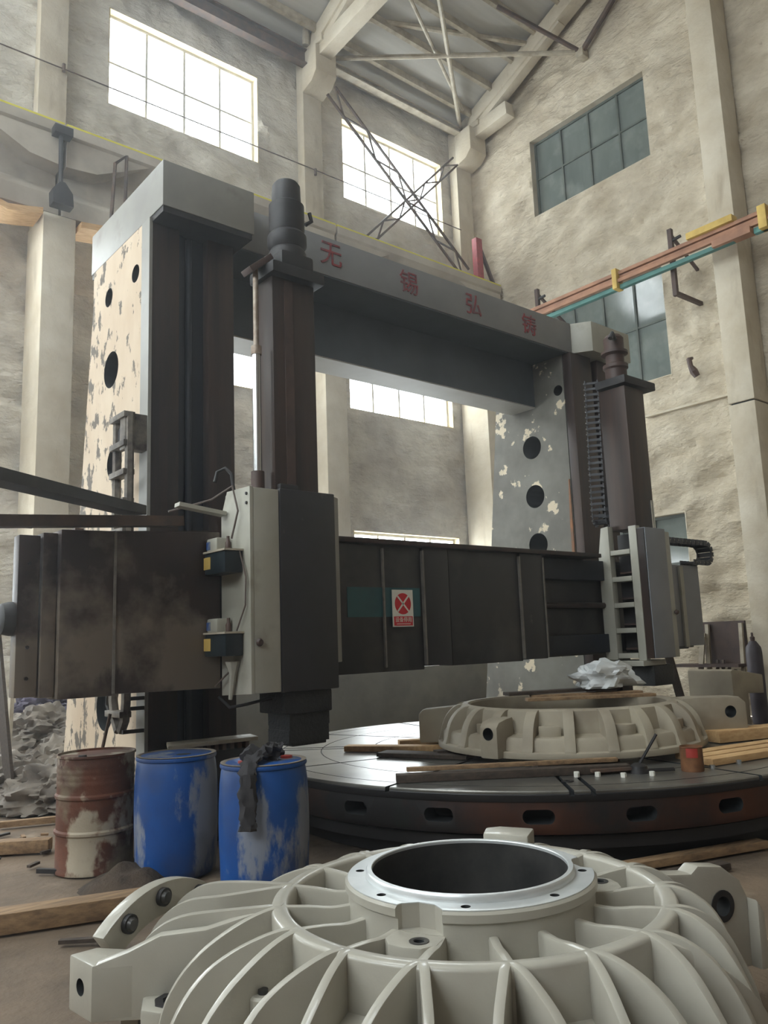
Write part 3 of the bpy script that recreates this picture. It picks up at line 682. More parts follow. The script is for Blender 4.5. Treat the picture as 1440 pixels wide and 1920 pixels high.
for z in (2.62, 2.55): build('screw', MB().tube([(3.01, 5.14, z), (2.99, 5.14, z)], .012, 8), 'black', h)
build('hose', MB().tube([(3.04, 5.4, 2.68), (3.03, 5.42, 2.82), (3.0, 5.46, 2.87), (2.95, 5.5, 2.84), (2.93, 5.5, 2.76)], .014, 8), 'black', h)
build('cable', MB().tube([(2.96, 5.3, 2.3), (2.97, 5.22, 2.5), (2.97, 5.3, 2.7), (2.9, 5.5, 2.62), (2.6, 5.6, 2.52)], .008, 6), 'cable', h)
build('cable', MB().tube([(2.97, 5.2, 2.2), (2.98, 5.13, 2.0), (2.98, 5.14, 1.8), (2.97, 5.25, 1.62)], .006, 6), 'cable', h)
build('cable', MB().tube([(2.97, 5.28, 1.36), (2.96, 5.4, 1.3), (2.94, 5.52, 1.22)], .007, 6), 'cable', h)
build('filler_pipe', MB().tube([(2.965, 5.3, 1.4), (2.965, 5.3, 1.32), (2.965, 5.34, 1.13)], [.06, .03, .015], 8), 'white_cover', h)
one('hanging_hose', MB().tube([(3.0, 5.58, 1.14), (3.05, 5.5, 1.06), (3.15, 5.42, 1.08), (3.29, 5.3, 1.12)], .012, 8), 'black', 'thin black hose sagging beneath the left tool head', 'hose')
def pump(z, label):
    p = thing('lubricator_pump', label, 'pump', (2.93, 5.36, z-.17), 'oil pumps on the left tool head')
    tk = build('tank', MB().box(2.85, 2.995, 5.20, 5.515, z-.16, z), 'tank', p, bevel=.012)
    build('tank_flange', MB().box(2.84, 2.998, 5.19, 5.52, z, z+.014), 'steel_white', p)
    hd = build('head', MB().box(2.87, 2.99, 5.36, 5.52, z+.014, z+.115), 'white_cover', p, bevel=.015)
    build('blue_tag', MB().box(2.866, 2.87, 5.46, 5.515, z+.03, z+.09), 'drum_blue_a', hd)
    build('yellow_label', MB().box(2.846, 2.85, 5.42, 5.52, z-.12, z-.03), 'yellow', tk)
    build('valve', MB().lathe([(0, 0), (.02, 0), (.022, .05), (.012, .07), (.012, .1), (0, .1)], (2.92, 5.28, z+.014), 12), 'brown_iron', p)
pump(2.20, 'dark oil pump with yellow label, upper of the two on the tool head')
pump(1.60, 'dark oil pump with yellow label, lower of the two on the tool head')

# trays at the left that carry cables to the head
one('cable_tray', MB().bar((2.4, 5.72, 2.53), (0.95, 4.45, 2.45), .16, .07), 'black', 'dark perforated tray, upper of two beams coming in at the left', 'tray')
one('cable_tray', MB().bar((2.72, 5.68, 2.465), (0.6, 5.1, 2.245), .12, .075), 'steel_dark', 'dark tray, lower of two beams coming in at the left', 'tray')
one('flat_bar', MB().bar((2.62, 5.5, 2.56), (2.99, 5.47, 2.51), .10, .03), 'white_cover', 'pale flat bar reaching from the trays to the tool head', 'bar')
for x in (1.62, 1.95): one('tray_post', MB().box(x-.03, x+.03, 5.62, 5.68, 2.345, 2.36), 'steel_dark', 'small steel post between crossrail wing and lower tray', 'post', 'posts under the lower tray')

# ------------------------------------------------------------------ right tool head
h = thing('tool_head', 'right tool head, pale ladder-like side and blue-grey front beside the right column', 'tool head', (8.4, 5.4, 1.0))
build('front_cover', MB().box(8.145, 8.56, 5.1, 5.2, 1.21, 2.69), 'tan_panel', h, bevel=.01)
build('dark_edge', MB().box(8.13, 8.145, 5.11, 5.26, 1.21, 2.68), 'guide', h)
build('right_cover', MB().prism([(8.56, 5.11), (8.66, 5.11), (8.74, 5.2), (8.74, 5.6), (8.56, 5.6)], 'z', 1.21, 2.66), 'white_cover', h, bevel=.006)
build('front_stile', MB().box(8.12, 8.2, 5.2, 5.30, 1.19, 2.72), 'white_cover', h, bevel=.006)
build('rear_stile', MB().prism([(5.56, 1.2), (5.72, 1.2), (5.72, 2.4), (5.66, 2.74), (5.56, 2.75)], 'x', 8.10, 8.2), 'white_cover', h, bevel=.006)
for z in (2.43, 2.12, 1.82, 1.53, 1.245): build('rung', MB().box(8.11, 8.33, 5.30, 5.56, z-.028, z+.028), 'white_cover', h, bevel=.004)
build('back_panel', MB().box(8.34, 8.54, 5.22, 5.6, 1.21, 2.66), 'steel_panel', h)
for z in (2.2, 1.9, 1.6, 1.32): build('inner_shelf', MB().box(8.26, 8.34, 5.31, 5.55, z-.01, z+.01), 'brown_iron', h)
build('base_flange', MB().box(8.05, 8.5, 5.2, 5.74, 1.13, 1.19), 'white_cover', h, bevel=.008)
build('ram', MB().box(8.2, 8.6, 5.24, 5.6, 2.70, 4.42), 'guide', h, bevel=.012)
build('ram_edge', MB().box(8.53, 8.56, 5.232, 5.24, 2.7, 3.05), 'chrome', h)
build('ram_edge', MB().box(8.57, 8.595, 5.232, 5.24, 2.7, 3.05), 'chrome', h)
build('ram_cap', MB().box(8.16, 8.82, 5.2, 5.62, 4.44, 4.54), 'black', h, bevel=.015)
mo = build('motor', MB().lathe([(0, 4.54), (.13, 4.54), (.13, 4.66), (.15, 4.68), (.15, 4.72), (.11, 4.74), (.11, 4.84), (.16, 4.86), (.16, 4.89), (.12, 4.9), (.12, 5.06), (.09, 5.1), (0, 5.1)], (8.3, 5.4, 0), 28), 'brown_iron', h)
build('motor_plug', MB().tube([(8.18, 5.3, 5.0), (8.1, 5.28, 5.05), (8.06, 5.28, 4.98)], .03, 8), 'black', mo)
build('tool_block', MB().box(8.25, 8.66, 5.2, 5.6, .9, 1.13), 'tool', h, bevel=.02)
build('knob', MB().lathe([(0, -.04), (.02, -.04), (.03, -.02), (.018, 0), (0, 0)], (8.64, 5.11, 1.72), 16, 'y'), 'brown_iron', h)

def chain(name, label, pts, wdir, w, hgt, m, pitch=.07, fill=.4):
    """drag chain: a link every pitch along the path"""
    t = thing(name, label, 'drag chain', pts[0])
    P = [Vector(p) for p in pts]; segs = []
    for a, b in zip(P, P[1:]):
        k = max(1, int((b-a).length/pitch))
        for i in range(k): segs.append((a+(b-a)*(i/k), a+(b-a)*((i+1)/k)))
    wd = Vector(wdir)
    for a, b in segs:
        mb = MB(); d = (b-a); nrm = d.normalized().cross(wd)
        e = d*.10
        for q in (-.5, .5): mb.bar(a+e+wd*w*q, b-e+wd*w*q, .014, hgt, nrm)
        mb.bar(a+d*.5-wd*w*.5, a+d*.5+wd*w*.5, d.length*fill, .012, nrm)
        lk = build('link', mb, m, t, smooth=False)
        build('rivet', MB().tube([a+d*.5-wd*(w*.5+.008), a+d*.5-wd*(w*.5+.02)], .008, 6), 'chrome', lk)
    return t
pp = [(8.26, 5.74, 4.62), (8.2, 5.74, 2.95)]+[(8.27-.07*math.cos(a), 5.74, 2.9-.09*math.sin(a)) for a in (0.3, .8, 1.3, 1.8, 2.3, 2.8)]+[(8.36, 5.74, 3.05)]
chain('drag_chain', 'black link chain hanging vertically beside the right ram', pp, (.55, -.83, 0), .15, .07, 'link')
pp = [(9.35, 5.65, 2.66), (10.22, 5.65, 2.66)]+[(10.28+.17*math.sin(a), 5.65, 2.525+.14*math.cos(a)) for a in (.4, .9, 1.4, 1.9, 2.4, 2.9)]+[(9.95, 5.65, 2.395)]
chain('drag_chain', 'grey link chain looped in a C over the right end of the crossrail', pp, (0, 1, 0), .2, .07, 'link', .09, .88)
# ladder-like chain on the left column side
pp = [(2.62, 6.72, 3.52), (2.62, 6.72, 1.25), (2.62, 6.73, 1.05), (2.62, 6.76, .92), (2.62, 6.83, .86), (2.62, 6.90, .92), (2.62, 6.93, 1.2)]
lt = thing('hanging_chain', 'rusty ladder-like steel chain hanging on the cream column side', 'chain', (2.62, 6.7, .84))
for (y0, y1) in ((6.47, 6.53), (6.74, 6.80)):
    build('side_plate', MB().tube([(2.66, y0+.03, 3.52), (2.66, y0+.03, 1.1), (2.66, y0+.05 if y0 < 6.6 else y0-.02, .95), (2.66, y0+.12 if y0 < 6.6 else y0-.1, .86)], .038, 6), 'link_worn', lt)
for i in range(11):
    z = 3.5-.25*i
    build('rung', MB().box(2.6, 2.7, 6.48, 6.8, z-.025, z+.025), 'link_worn', lt, bevel=.005)
build('pulley', MB().lathe([(0, -.03), (.1, -.03), (.08, 0), (.1, .03), (0, .03)], (2.68, 6.66, 3.34), 20, 'x'), 'black', lt)
build('top_bracket', MB().box(2.62, 2.82, 6.5, 6.62, 3.2, 3.52), 'link_worn', lt, bevel=.01)
build('hose_loop', MB().tube([(2.7, 7.0, 1.3), (2.7, 7.02, 1.05), (2.7, 6.95, .98), (2.7, 6.85, 1.0), (2.7, 6.78, 1.15)], .01, 6), 'black', lt)
for z in (1.12, 1.04, .86): build('stay', MB().box(2.64, 2.82, 6.5, 6.53, z-.015, z+.015), 'black', lt)

# ------------------------------------------------------------------ rotary table
TC = Vector((6.2, 5.34, 0)); TR, TZ = 2.58, 0.50
t = thing('rotary_table', 'huge round rotary table with bright machined top and rust-red rim', 'rotary table', (TC.x, TC.y, 0))
top = build('table_top', MB().lathe([(0.0, TZ-.02), (TR-.004, TZ-.02), (TR-.004, TZ-.008), (TR-.012, TZ), (0.0, TZ)], (TC.x, TC.y, 0), 160), 'table_top', t)
band = build('rim_band', MB().lathe([(TR-.5, TZ-.072), (TR-.004, TZ-.072), (TR, TZ-.066), (TR, TZ-.026), (TR-.004, TZ-.021), (TR-.5, TZ-.021)], (TC.x, TC.y, 0), 160, closed=True), 'table_rim', t)
cuts = []; slots = []
for k in range(12):
    a = 2*PI*k/12+math.radians(228)
    d = Vector((math.cos(a), math.sin(a), 0)); s_ = Vector((-d.y, d.x, 0))
    for q in ((-.07, .07) if k % 3 == 0 else (0,)):
        p0 = TC+d*.55+s_*q; p1 = TC+d*(TR+.05)+s_*q
        cuts.append(MB().bar((p0.x, p0.y, TZ), (p1.x, p1.y, TZ), .034, .07)); slots.append(cuts[-1])
for r in (1.0, 1.5, 2.0, 2.4):
    cuts.append(MB().lathe([(r-.006, TZ-.006), (r+.006, TZ-.006), (r+.006, TZ+.01), (r-.006, TZ+.01)], (TC.x, TC.y, 0), 96, closed=True))
cut(top, cuts, 'iron'); cut(band, slots, 'iron')
ring = build('side_ring', MB().lathe([(TR-.30, .22), (TR-.03, .22), (TR-.01, .25), (TR-.01, TZ-.072), (TR-.30, TZ-.072)], (TC.x, TC.y, 0), 160, closed=True), 'table_side', t)
cuts = []
for k in range(24):
    a = 2*PI*k/24+math.radians(221.5)
    if k % 1 == 0:
        d = Vector((math.cos(a), math.sin(a), 0)); s_ = Vector((-d.y, d.x, 0)); mb = MB()
        pr = []
        for i in range(20):
            b = 2*PI*i/20; u = .045*math.cos(b)+(.06 if math.cos(b) > 0 else -.06); v = .335+.047*math.sin(b); pr.append((u, v))
        vs = []
        for rr in (TR-.22, TR+.1):
            vs += [TC+d*rr+s_*u+Vector((0, 0, v)) for u, v in pr]
        n_ = len(pr)
        mb.add(vs, [tuple(range(n_))[::-1], tuple(range(n_, 2*n_))]+[(i, (i+1) % n_, n_+(i+1) % n_, n_+i) for i in range(n_)])
        cuts.append(mb)
cut(ring, cuts, 'iron')
build('base_ring', MB().lathe([(0, 0), (TR-.22, 0), (TR-.22, .2), (0, .2)], (TC.x, TC.y, 0), 96), 'table_rim', t)
build('skirt', MB().lathe([(TR-.2, .2), (TR-.2, .12), (TR-.08, .12), (TR-.08, .2)], (TC.x, TC.y, 0), 96, closed=True), 'table_rim', t)

# ------------------------------------------------------------------ castings
HC = Vector((2.184, 2.198, 0))
def polar(r, a, z, c=HC): return Vector((c.x+r*math.cos(a), c.y+r*math.sin(a), z))
def blade(c, stations, thick, zb):
    """curved rib: stations = [(r, angle, ztop, zbottom)], constant thickness"""
    sm = []; n = len(stations)
    for i in range(n-1):        # smooth the rib through its stations
        q = [stations[max(i-1, 0)], stations[i], stations[i+1], stations[min(i+2, n-1)]]
        for k in range(3):
            t_ = k/3
            sm.append(tuple(.5*(2*q[1][j]+(q[2][j]-q[0][j])*t_+(2*q[0][j]-5*q[1][j]+4*q[2][j]-q[3][j])*t_**2+(3*q[1][j]-q[0][j]-3*q[2][j]+q[3][j])*t_**3) for j in range(4)))
    stations = sm+[stations[-1]]
    mb = MB(); vs = []; n = len(stations)
    P = [polar(r, a, 0, c) for r, a, _, _ in stations]
    for i, (r, a, zt, zb_) in enumerate(stations):
        d = (P[min(i+1, n-1)]-P[max(i-1, 0)]); d.z = 0; d.normalize(); s = Vector((-d.y, d.x, 0))*thick/2
        for q in (-1, 1):
            vs += [(P[i].x+s.x*q, P[i].y+s.y*q, zb_), (P[i].x+s.x*q, P[i].y+s.y*q, zt)]
    fs = [(0, 1, 3, 2), (4*n-4, 4*n-2, 4*n-1, 4*n-3)]
    for i in range(n-1):
        a, b = 4*i, 4*i+4
        fs += [(a, b, b+1, a+1), (a+2, a+3, b+3, b+2), (a+1, b+1, b+3, a+3), (a, a+2, b+2, b)]
    return mb.add(vs, fs)

t = thing('gear_housing', 'large pale grey ribbed gear housing in the foreground with a machined ring on top', 'casting', (HC.x, HC.y, .12))
neck = build('neck', MB().lathe([(.3525, .45), (.3525, .672), (.440, .672), (.4475, .664), (.4475, .640), (.437, .632), (.437, .45)], (HC.x, HC.y, 0), 128, closed=True), 'cast', t)
def cyl_z(p, r, a, b, n=24): return MB().prism([(p.x+r*math.cos(2*PI*k/n), p.y+r*math.sin(2*PI*k/n)) for k in range(n)], 'z', a, b)
pk = [math.radians(-157), math.radians(-33)]
notch = []
for a in pk:
    p = polar(.475, a, 0)
    notch.append(cyl_z(p, .092, .60, .75, 10))
cut(neck, notch, 'cast')
face = build('flange_face', MB().lathe([(.366, .6725), (.366, .6755), (.438, .6755), (.438, .6725)], (HC.x, HC.y, 0), 128, closed=True), 'machined', t)
cut(face, notch, 'machined')
holes = [MB().prism([(polar(.399, math.radians(132.8+45*k), 0).x+.016*math.cos(2*PI*i/16), polar(.399, math.radians(132.8+45*k), 0).y+.016*math.sin(2*PI*i/16)) for i in range(16)], 'z', .62, .70) for k in range(8)]
cut(face, holes, 'iron'); cut(neck, holes, 'iron')
build('lip_ring', MB().lathe([(.354, .655), (.3505, .688), (.3505, .697), (.353, .70), (.368, .70), (.372, .694), (.372, .676), (.380, .6752), (.3655, .66), (.3655, .655)], (HC.x, HC.y, 0), 128, closed=True), 'machined', t)
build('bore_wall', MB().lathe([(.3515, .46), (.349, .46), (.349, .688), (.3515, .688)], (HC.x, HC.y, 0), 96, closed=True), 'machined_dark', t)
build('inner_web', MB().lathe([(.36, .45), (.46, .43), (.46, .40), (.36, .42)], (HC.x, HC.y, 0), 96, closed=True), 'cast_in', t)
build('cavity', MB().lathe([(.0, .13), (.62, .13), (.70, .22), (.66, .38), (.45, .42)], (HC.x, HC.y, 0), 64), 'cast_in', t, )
skin = [(.437, .50), (.56, .485), (.66, .48), (.685, .47), (.70, .44), (.78, .40), (.85, .33), (.895, .24), (.91, .16), (.91, .12), (.72, .12), (.72, .22), (.68, .40), (.437, .44)]
skin_w = [(.437, .50), (.56, .485), (.66, .48), (.685, .47), (.70, .46), (.80, .45), (.92, .40), (1.01, .31), (1.06, .19), (1.06, .12), (.72, .12), (.72, .22), (.68, .40), (.437, .44)]
def wide(a):
    """how far the dome swells out at this angle: full on the arm side, none on the lug side"""
    d_ = math.degrees(a) % 360
    if 120 <= d_ <= 225: return 1.0
    if 225 < d_ < 310: t_ = (310-d_)/85
    elif 80 < d_ < 120: t_ = (d_-80)/40
    else: return 0.0
    return t_*t_*(3-2*t_)
mb = MB(); ns = 120; n_ = len(skin)
for k in range(ns):
    a = 2*PI*k/ns; q = wide(a)
    for (r0, z0_), (r1, z1_) in zip(skin, skin_w): mb.v.append(tuple(polar(r0+(r1-r0)*q, a, z0_+(z1_-z0_)*q)))
mb.f = [(k*n_+i, ((k+1) % ns)*n_+i, ((k+1) % ns)*n_+(i+1) % n_, k*n_+(i+1) % n_) for k in range(ns) for i in range(n_)]
build('dome_skin', mb, 'cast', t)
build('ring_rib', MB().lathe([(.648, .47), (.648, .598), (.652, .606), (.660, .6115), (.698, .6115), (.706, .606), (.709, .598), (.709, .45)], (HC.x, HC.y, 0), 128, closed=True), 'cast', t)
mb = MB(); bf = [(.90, .12), (.965, .12), (.965, .17), (.905, .18)]
for k in range(ns):
    a = 2*PI*k/ns; q = wide(a)*.15
    for r0, z0_ in bf: mb.v.append(tuple(polar(r0+q, a, z0_)))
mb.f = [(k*4+i, ((k+1) % ns)*4+i, ((k+1) % ns)*4+(i+1) % 4, k*4+(i+1) % 4) for k in range(ns) for i in range(4)]
build('base_flange', mb, 'cast', t, bevel=.006)
outer_w = [(.67, .6125, .45), (.72, .611, .42), (.79, .594, .40), (.87, .562, .37), (.95, .514, .32), (1.02, .442, .22), (1.07, .345, .16), (1.10, .19, .13)]
outer = [(.67, .6125, .45), (.715, .612, .41), (.77, .596, .38), (.83, .551, .33), (.875, .475, .26), (.915, .375, .18), (.94, .27, .15), (.95, .17, .12)]
nod = [math.radians(148.9+360/17*k) for k in range(17)]
half = math.radians(360/34)
skipdir = [(math.radians(86), math.radians(142))]
for k, a in enumerate(nod):
    pad = any(abs((a-q+PI) % (2*PI)-PI) < math.radians(8) for q in pk)
    st = [(.425 if not pad else .44, a, .575 if pad else .60, .47), (.50, a, .595, .47), (.58, a, .605, .47), (.675, a, .612, .46)]
    build('inner_rib', blade(HC, st, .032, 0), 'cast', t, bevel=.010)
for k in range(34):
    a0 = nod[k // 2]; sgn = (-1 if k % 2 == 0 else 1)
    spread = half*.5*sgn
    am = (math.degrees(a0+spread)) % 360
    if 120 < am < 152: continue
    q = wide(a0+spread); prof_ = [(r+(r1-r)*q, zt+(z1-zt)*q, zb+(zb1-zb)*q) for (r, zt, zb), (r1, z1, zb1) in zip(outer, outer_w)]      # the side port takes this sector
    st = [(r, a0+spread*1.05*min(1, .1+i/4.0), zt, zb) for i, (r, zt, zb) in enumerate(prof_)]
    build('outer_rib', blade(HC, st, .030, 0), 'cast', t, bevel=.010)
# lifting pads cut into the flange
for a in pk:
    d = Vector((math.cos(a), math.sin(a), 0)); s_ = Vector((-d.y, d.x, 0)); c0 = HC
    poly = []
    for (u, v) in ((.40, -.085), (.40, .085), (.50, .088), (.545, .055), (.555, 0), (.545, -.055), (.50, -.088)):
        p = c0+d*u+s_*v; poly.append((p.x, p.y))
    pad = build('lifting_pad', MB().prism(poly, 'z', .47, .598), 'cast', t, bevel=.008)
    p = polar(.495, a+math.radians(3), 0)
    cut(pad, [cyl_z(p, .017, .55, .64)], 'iron')
    build('thread_insert', MB().lathe([(.018, .598), (.031, .598), (.031, .6005), (.018, .6005)], (p.x, p.y, 0), 24, closed=True), 'machined_dark', pad)
a = math.radians(26); d = Vector((math.cos(a), math.sin(a), 0)); s_ = Vector((-d.y, d.x, 0))
poly = [(HC+d*u+s_*v).to_2d() for u, v in ((.455, -.10), (.455, .09), (.56, .11), (.60, .06), (.60, -.09))]
build('far_pad', MB().prism(poly, 'z', .50, .70), 'cast', t, bevel=.01)
# left arm with its end block
a = math.radians(148); d = Vector((math.cos(a), math.sin(a), 0)); s_ = Vector((-d.y, d.x, 0))
def arm_slab(prof, v0, v1):
    mb = MB(); vs = []
    for v in (v0, v1):
        vs += [(HC+d*r+s_*v+Vector((0, 0, z))) for r, z in prof]
    n_ = len(prof)
    return mb.add(vs, [tuple(range(n_))[::-1], tuple(range(n_, 2*n_))]+[(i, (i+1) % n_, n_+(i+1) % n_, n_+i) for i in range(n_)])
AE = Vector((-1.101, .706, 0)); V0 = AE.dot(s_); RE = AE.dot(d)
build('arm_plate', arm_slab([(.66, .25), (RE-.01, .285), (RE-.01, .462), (RE-.118, .495), (RE-.222, .538), (RE-.375, .545), (RE-.547, .586), (.66, .605)], V0-.05, V0), 'cast', t, bevel=.010)
eq = [(HC+AE+q).to_2d() for q in (Vector((0, 0, 0)), Vector((-.018, .166, 0)), Vector((.08, .166, 0)), Vector((.19, .02, 0)), Vector((.12, -.075, 0)))]
eb = build('arm_end', MB().prism(eq, 'z', .282, .461), 'cast', t, bevel=.010)
ec = HC+AE+Vector((-.01, .085, .375))
cut(eb, [MB().tube([ec+Vector((-.06, 0, 0)), ec+Vector((.08, -.01, 0))], .028, 18)], 'iron')
pp_ = HC+d*(RE-.275)+s_*(V0+.05)
fp = build('foot_pad', MB().prism([((pp_+d*u+s_*v).x, (pp_+d*u+s_*v).y) for u, v in ((-.13, -.065), (.11, -.065), (.10, .05), (.04, .085), (-.07, .085), (-.13, .05))], 'z', .22, .35), 'cast', t, bevel=.012)
cut(fp, [cyl_z(pp_, .036, .2, .4)], 'iron')
build('pad_rim', MB().lathe([(.036, .35), (.066, .35), (.064, .355), (.038, .355)], (pp_.x, pp_.y, 0), 8, closed=True), 'black', fp)
# side port behind the arm: upright round flange with bolts, ribs leading up to it
a = math.radians(112); d = Vector((math.cos(a), math.sin(a), 0)); s_ = Vector((-d.y, d.x, 0))
S0, Z0, R0 = .30, .11, .49
def arcpts(r, a0, a1, n): return [(S0+r*math.cos(a0+(a1-a0)*i/n), Z0+r*math.sin(a0+(a1-a0)*i/n)) for i in range(n+1)]
def extr(poly, u0, u1):
    mb = MB(); vs = []
    for u in (u0, u1): vs += [HC+d*u+s_*p[0]+Vector((0, 0, p[1])) for p in poly]
    n_ = len(poly)
    return mb.add(vs, [tuple(range(n_))[::-1], tuple(range(n_, 2*n_))]+[(i, (i+1) % n_, n_+(i+1) % n_, n_+i) for i in range(n_)])
A0 = .88
ringp = arcpts(R0, A0, PI-.05, 28)+arcpts(R0-.12, PI-.05, A0, 28)
build('port_flange', extr(ringp, 1.17, 1.23), 'cast', t, bevel=.008)
for b in (1.11, 1.53, 2.02, 2.5):
    p = HC+d*1.17+s_*(S0+(R0-.05)*math.cos(b))+Vector((0, 0, Z0+(R0-.05)*math.sin(b)))
    pb = build('port_bolt', MB().tube([p, p-d*.02], .034, 16), 'black', t)
    build('bolt_head', MB().tube([p-d*.02, p-d*.032, p-d*.036], [.026, .020, .008], 14), 'machined_dark', pb)
build('port_skin', MB().lathe([(.66, .46), (.72, .45), (.95, .43), (1.08, .39), (1.15, .31), (1.18, .14), (.80, .14), (.70, .40)], (HC.x, HC.y, 0), 24, closed=True, a0=math.radians(116), a1=math.radians(147)), 'cast', t)
outer_port = [(.67, .6125, .45), (.78, .611, .42), (.92, .606, .40), (1.03, .595, .36), (1.11, .562, .30), (1.17, .505, .2), (1.21, .42, .16), (1.23, .31, .15), (1.235, .20, .15)]
for am, dz in ((125.5, 0), (134, -.012), (142, -.026)):
    a_ = math.radians(am); n0 = min(nod, key=lambda q: abs((q-a_+PI) % (2*PI)-PI)); dl = (a_-n0+PI) % (2*PI)-PI
    st = [(r, n0+dl*min(1, .1+i/2.0), zt+dz*min(1, i/2), zb) for i, (r, zt, zb) in enumerate(outer_port)]
    build('port_rib', blade(HC, st, .032, 0), 'cast', t, bevel=.010)
# right lug with a cross hole
a = math.radians(-15); d = Vector((math.cos(a), math.sin(a), 0)); s_ = Vector((-d.y, d.x, 0))
lug = build('right_lug', arm_slab([(.66, .16), (1.29, .13), (1.295, .40), (1.26, .47), (1.17, .535), (1.04, .555), (1.0, .53), (.84, .55), (.69, .58)], -.05, .03), 'cast', t, bevel=.012)
hc = HC+d*1.15+Vector((0, 0, .385))
cut(lug, [MB().tube([hc+s_*.2, hc-s_*.2], .04, 24)], 'iron')
mbx = MB().tube([hc-s_*.052, hc-s_*.056], .062, 24); bz = build('lug_bush', mbx, 'black', t); cut(bz, [MB().tube([hc+s_*.2, hc-s_*.2], .038, 24)], 'iron')
build('lug_end_rib', arm_slab([(1.285, .13), (1.33, .13), (1.33, .34), (1.295, .40)], -.10, .05), 'cast', t, bevel=.01)
boss = polar(.83, math.radians(176), 0)
b_ = build('oil_boss', MB().lathe([(0, .40), (.042, .40), (.042, .475), (.034, .482), (0, .482)], (boss.x, boss.y, 0), 24), 'cast', t)
build('plug', MB().lathe([(0, .482), (.015, .482), (.015, .495), (0, .495)], (boss.x, boss.y, 0), 12), 'machined_dark', b_)
wp = build('web_plate', blade(HC, [(.70, math.radians(-82), .60, .42), (.76, math.radians(-79), .575, .38), (.82, math.radians(-75), .525, .33), (.88, math.radians(-71), .45, .26), (.91, math.radians(-68), .37, .2)], .10, 0), 'cast', t, bevel=.012)
cut(wp, [cyl_z(polar(.80, math.radians(-79), 0), .02, .2, .7)], 'iron')
for ang, rr in ((-58, .93), (-100, .93), (-150, .93), (40, .95)):
    a = math.radians(ang); d = Vector((math.cos(a), math.sin(a), 0)); s_ = Vector((-d.y, d.x, 0))
    poly = [(HC+d*u+s_*v).to_2d() for u, v in ((.80, -.07), (1.0, -.07), (1.03, 0), (1.0, .07), (.80, .07))]
    ft = build('foot', MB().prism(poly, 'z', .12, .22), 'cast', t, bevel=.012)
    p = polar(.975, a, 0); cut(ft, [cyl_z(p, .018, .15, .3, 12)], 'iron')
for (x, y, rot) in ((1.75, 2.75, .5), (2.75, 2.5, 1.2), (1.9, 1.55, -.3)):
    mb = MB(); dd = Vector((math.cos(rot), math.sin(rot), 0))*.3; q = Vector((x, y, .06))
    one('timber_block', mb.bar(q-dd, q+dd, .13, .118), 'wood', 'squared timber block under the foreground gear housing', 'timber', 'blocks under the foreground housing')

# second casting on the rotary table
C2 = Vector((6.05, 4.74, 0)); B2 = TZ+.06
t = thing('gear_housing', 'dusty beige ribbed gear housing lying on the rotary table', 'casting', (C2.x, C2.y, B2))
build('shell', MB().lathe([(.86, .80), (.865, .905), (.885, .92), (.93, .92), (.955, .905), (.965, .86), (.985, .735), (1.10, .715), (1.12, .69), (1.135, B2), (.98, B2), (.93, .68)], (C2.x, C2.y, 0), 96, closed=True), 'cast2', t)
build('inner_ledge', MB().lathe([(.70, .72), (.90, .74), (.90, .78), (.70, .76)], (C2.x, C2.y, 0), 72, closed=True), 'cast2', t)
build('bottom_flange', MB().lathe([(1.12, B2), (1.17, B2), (1.17, B2+.05), (1.125, B2+.06)], (C2.x, C2.y, 0), 96, closed=True), 'cast2', t, bevel=.01)
for k in range(22):
    a = 2*PI*k/22+.1
    st = [(.93, a, .917, .80), (.98, a, .912, .70), (1.03, a, .885, .66), (1.08, a, .835, .64), (1.12, a, .765, B2+.04), (1.15, a, .66, B2+.04), (1.165, a, B2+.06, B2+.02)]
    build('outer_rib', blade(C2, st, .085, 0), 'cast2', t, bevel=.03)
    if k % 2 == 0:
        a += PI/22
        build('pocket_step', blade(C2, [(1.0, a-.07, .80, .70), (1.02, a, .80, .70), (1.0, a+.07, .80, .70)], .10, 0), 'cast2', t, bevel=.01)
def lug2(ang, r1, w_, ztop, label_name='lug'):
    a = math.radians(ang); d2 = Vector((math.cos(a), math.sin(a), 0)); s2 = Vector((-d2.y, d2.x, 0))
    prof = [(.98, B2), (r1, B2), (r1, ztop-.04), (r1-.04, ztop), (1.1, ztop+.02), (1.0, ztop+.03)]
    mb = MB(); vs = []
    for v in (-w_, w_): vs += [C2+d2*r+s2*v+Vector((0, 0, z)) for r, z in prof]
    n_ = len(prof)
    mb.add(vs, [tuple(range(n_))[::-1], tuple(range(n_, 2*n_))]+[(i, (i+1) % n_, n_+(i+1) % n_, n_+i) for i in range(n_)])
    o = build(label_name, mb, 'cast2', t, bevel=.02)
    hcz = (B2+ztop)/2+.05
    e = C2+d2*(r1+.02)+Vector((0, 0, hcz)); cut(o, [MB().tube([e, e-d2*.12], .05, 20)], 'iron')
    return o
lug2(124, 1.36, .10, .86); lug2(188, 1.24, .085, .84); lug2(52, 1.3, .1, .84)
a = math.radians(-33); d2 = Vector((math.cos(a), math.sin(a), 0)); s2 = Vector((-d2.y, d2.x, 0)); mb = MB(); vs = []
prof = [(.98, B2), (1.62, B2), (1.66, B2+.05), (1.66, .84), (1.60, .89), (1.2, .90), (1.0, .89)]
for v in (-.12, .12): vs += [C2+d2*r+s2*v+Vector((0, 0, z)) for r, z in prof]
n_ = len(prof); mb.add(vs, [tuple(range(n_))[::-1], tuple(range(n_, 2*n_))]+[(i, (i+1) % n_, n_+(i+1) % n_, n_+i) for i in range(n_)])
o = build('lug', mb, 'cast2', t, bevel=.02); e = C2+d2*1.5+Vector((0, 0, .76)); cut(o, [MB().tube([e-s2*.3, e+s2*.3], .055, 20)], 'iron')
